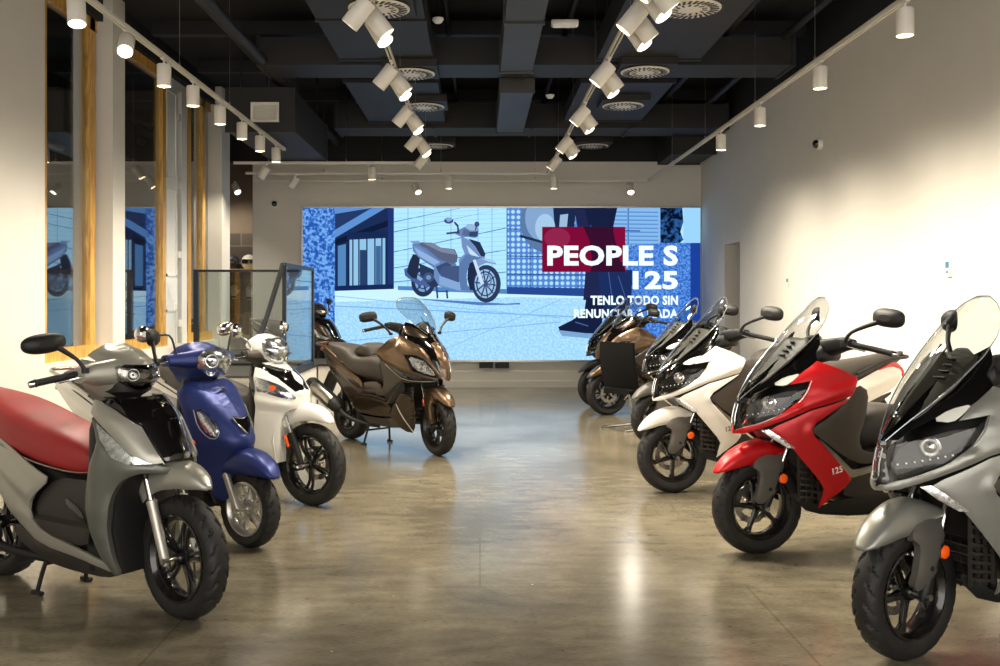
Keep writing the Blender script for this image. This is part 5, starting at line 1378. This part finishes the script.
# goods on the tiled wall, seen through the opening
def shelf_item(px, py, kind, col, label):
    Y = 16.5 if kind == 'riding_helmet' else 16.655; X = (px-480)*Y/950; z = EYE+(300-py)*Y/950
    m = mat('goods_%d_%d' % (px, py), col, .5)
    o = empty(kind, (X, Y, z)); tag(o, label, kind.split('_')[-1])
    if kind == 'riding_glove':
        mb = MB(); mb.loft([sel((0,0,zz),(1,0,0),(0,1,0),a,.025,2.6,16) for zz,a in ((-.10,.04),(-.04,.045),(.0,.055),(.05,.06),(.08,.055))])
        for k in range(4): mb.tube([(-.045+.03*k,0,.07),(-.048+.032*k,-.01,.15-.02*abs(k-1.5))], [.014,.011], 8, sub=1)
        mb.tube([(.055,0,.0),(.09,-.01,.05)], [.015,.012], 8, sub=1); mb.build('glove_shell', m, o)
        MB().box((-.045,-.03,-.09),(.045,-.02,-.05)).build('cuff_strap', 'black', o)
    elif kind == 'riding_helmet':
        mb = MB(); mb.loft([sel((0,0,zz),(1,0,0),(0,1,0),a,a*1.15,2.2,24) for zz,a in ((-.12,.085),(-.06,.115),(0,.125),(.06,.115),(.10,.085),(.125,.03))]); mb.build('helmet_shell', m, o)
        mb = MB(); mb.loft([sel((0,-.02,zz),(1,0,0),(0,1,0),a,a*1.1,2.2,24) for zz,a in ((-.03,.115),(0,.118),(.04,.112))]); mb.build('visor', 'gloss', o)
    else:
        mb = MB(); mb.loft([sel((0,0,zz),(1,0,0),(0,1,0),a,.05,2.6,20) for zz,a in ((-.22,.13),(0,.14),(.14,.17),(.2,.12),(.23,.05))]); 
        for s in (1,-1): mb.tube([(.14*s,0,.16),(.2*s,-.01,.0),(.19*s,-.03,-.2)], [.05,.045,.035], 12)
        mb.build('jacket_body', m, o); MB().box((-.006,-.056,-.2),(.006,-.05,.2)).build('zip', 'steel', o)
    return o
shelf_item(232,262,'riding_helmet',(40,44,60),'dark helmet on the tiled wall, highest')
shelf_item(249,262,'riding_helmet',(200,200,190),'white helmet beside the dark one on the tiled wall')
shelf_item(234,293,'riding_glove',(210,205,195),'pale glove hanging on the tiled wall, left')
shelf_item(249,294,'riding_glove',(225,220,205),'pale glove hanging on the tiled wall, right')
shelf_item(250,325,'riding_jacket',(120,96,70),'tan jacket hanging low on the tiled wall')
for z in (1.84, 1.28):
    pass
mb = MB(); mb.box((-4.9,16.3,1.955),(LW-.1,16.7,1.985)); tag(mb.build('wall_shelf', 'wood'), 'upper wooden shelf on the tiled wall', 'shelf')

# ------------------------------------------------------------------ chair by the back right scooters
ch = empty('chair', (1.72, 10.75, 0), math.radians(0)); tag(ch, 'black chair with chrome sled base before the back right scooters', 'chair')
mb = MB(); loops = []
for k in range(9):
    t = k/8; z = .40+.58*t; xb = -.20-.10*t-.03*math.sin(PI*t)
    loops.append([(xb+.06*abs(y/.24)**2*0+off, y, z) for off, ys in ((0, [-.27+.0675*j for j in range(9)]), (.03, [.27-.0675*j for j in range(9)])) for y in ys])
mb.loft([[(p[0]-.05*math.cos(p[1]/.27*PI/2)+.05, p[1], p[2]) for p in l] for l in loops]); mb.build('backrest', 'black_soft', ch)
mb = MB(); mb.loft([sel((x, 0, z), (0,1,0), (0,0,1), w, .03, 4, 24) for x, z, w in ((-.24,.43,.2),(-.2,.44,.235),(.1,.46,.24),(.22,.46,.22),(.25,.455,.18))]); mb.build('seat', 'black_soft', ch)
for s in (1, -1):
    mb = MB(); mb.tube([(-.30,.2*s,.014),(.16,.2*s,.014),(.20,.2*s,.03),(.16,.19*s,.25),(.10,.18*s,.42)], .013, 10)
    mb.build('leg', 'chrome', ch)
mb = MB(); mb.tube([(-.26,.2,.014),(-.26,-.2,.014)], .011, 8, sub=1); mb.tube([(.14,.18,.30),(.14,-.18,.30)], .011, 8, sub=1); mb.build('stretcher', 'chrome', ch)
ch.rotation_euler = (0, 0, math.radians(35))

# ------------------------------------------------------------------ scooters
def place(name, px, gy, phi, right, label, z0=0.):
    Z = 950*(EYE-z0)/(gy-300); X = (px-480)*Z/950; a = math.radians(phi)
    r = empty(name, (X, Z, z0), PI+a if right else -a); tag(r, label, 'scooter')
    return r
M['decal_white'] = mat('white_decal', (235,235,230), .4)
M['decal_grey'] = mat('grey_decal', (120,100,90), .4)
maxi(place('motor_scooter', 757, 553, 15, True, 'matt red maxi scooter with tall windscreen in the right row'), 'red', bst=math.radians(-9), num='decal_white')
maxi(place('motor_scooter', 672, 492, 12, True, 'white maxi scooter with tall windscreen behind the red one'), 'white', bst=math.radians(-2), num='decal_grey')
maxi(place('motor_scooter', 905, 658, 21, True, 'grey maxi scooter cut off by the right edge, nearest the camera'), 'gray', bst=math.radians(-9), st=math.radians(8))
maxi(place('motor_scooter', 657, 446, 16, True, 'dark bronze maxi scooter directly behind the white one'), 'bronze_d', bst=math.radians(-6), fpaint='leg_grey', rimm='alloy_grey')
maxi(place('motor_scooter', 607, 415, 18, True, 'bronze maxi scooter behind the black chair'), 'bronze', kind='xciting', rimm='alloy_grey', fpaint='bronze')
maxi(place('motor_scooter', 597, 407, 16, True, 'black maxi scooter farthest back in the right row'), 'black', rimm='alloy_grey')
maxi(place('motor_scooter', 438, 455, 48, False, 'bronze brown maxi scooter with silver exhaust shield at the left of the aisle'), 'bronze', kind='xciting', rimm='alloy_grey', bst=math.radians(-12), st=math.radians(-10))
people(place('motor_scooter', 184, 618, 31, False, 'matt silver scooter with red seat, nearest at the left'), 'silver', 'silver_d', 'seat_red', bst=math.radians(12), st=math.radians(-6))
retro(place('motor_scooter', 250, 547, 33, False, 'matt blue scooter with silver wheels and small round mirror'), 'blue', st=math.radians(-3))
agil(place('motor_scooter', 312, 505, 30, False, 'white scooter with black spoked wheels behind the blue one'), 'white_e', st=math.radians(-2))
Z = 14.0
r = empty('motor_scooter', ((338-480)*Z/950, Z, .17), -math.radians(35)); tag(r, 'dark bronze scooter on the podium before the left end of the video wall', 'scooter'); people(r, 'bronze_d', 'bronze_d', 'seat')

# ------------------------------------------------------------------ daylight from the open shop front behind the camera, camera
w = bpy.data.worlds.new('sky'); SC.world = w; w.use_nodes = True
bg = w.node_tree.nodes['Background']; bg.inputs[0].default_value = (1, .95, .88, 1); bg.inputs[1].default_value = 3.0
cam = bpy.data.cameras.new('camera'); cam.lens = 34.2; cam.sensor_width = 36; cam.shift_x = .02; cam.shift_y = -.033; cam.clip_start = .05; cam.clip_end = 100
co = bpy.data.objects.new('camera', cam); co.location = (0, 0, EYE); co.rotation_euler = (PI/2, 0, 0); COL.objects.link(co); SC.camera = co
SC.view_settings.view_transform = 'Standard'; SC.view_settings.look = 'None'; SC.view_settings.gamma = 1; SC.view_settings.exposure = .38
SC.view_settings.use_curve_mapping = False
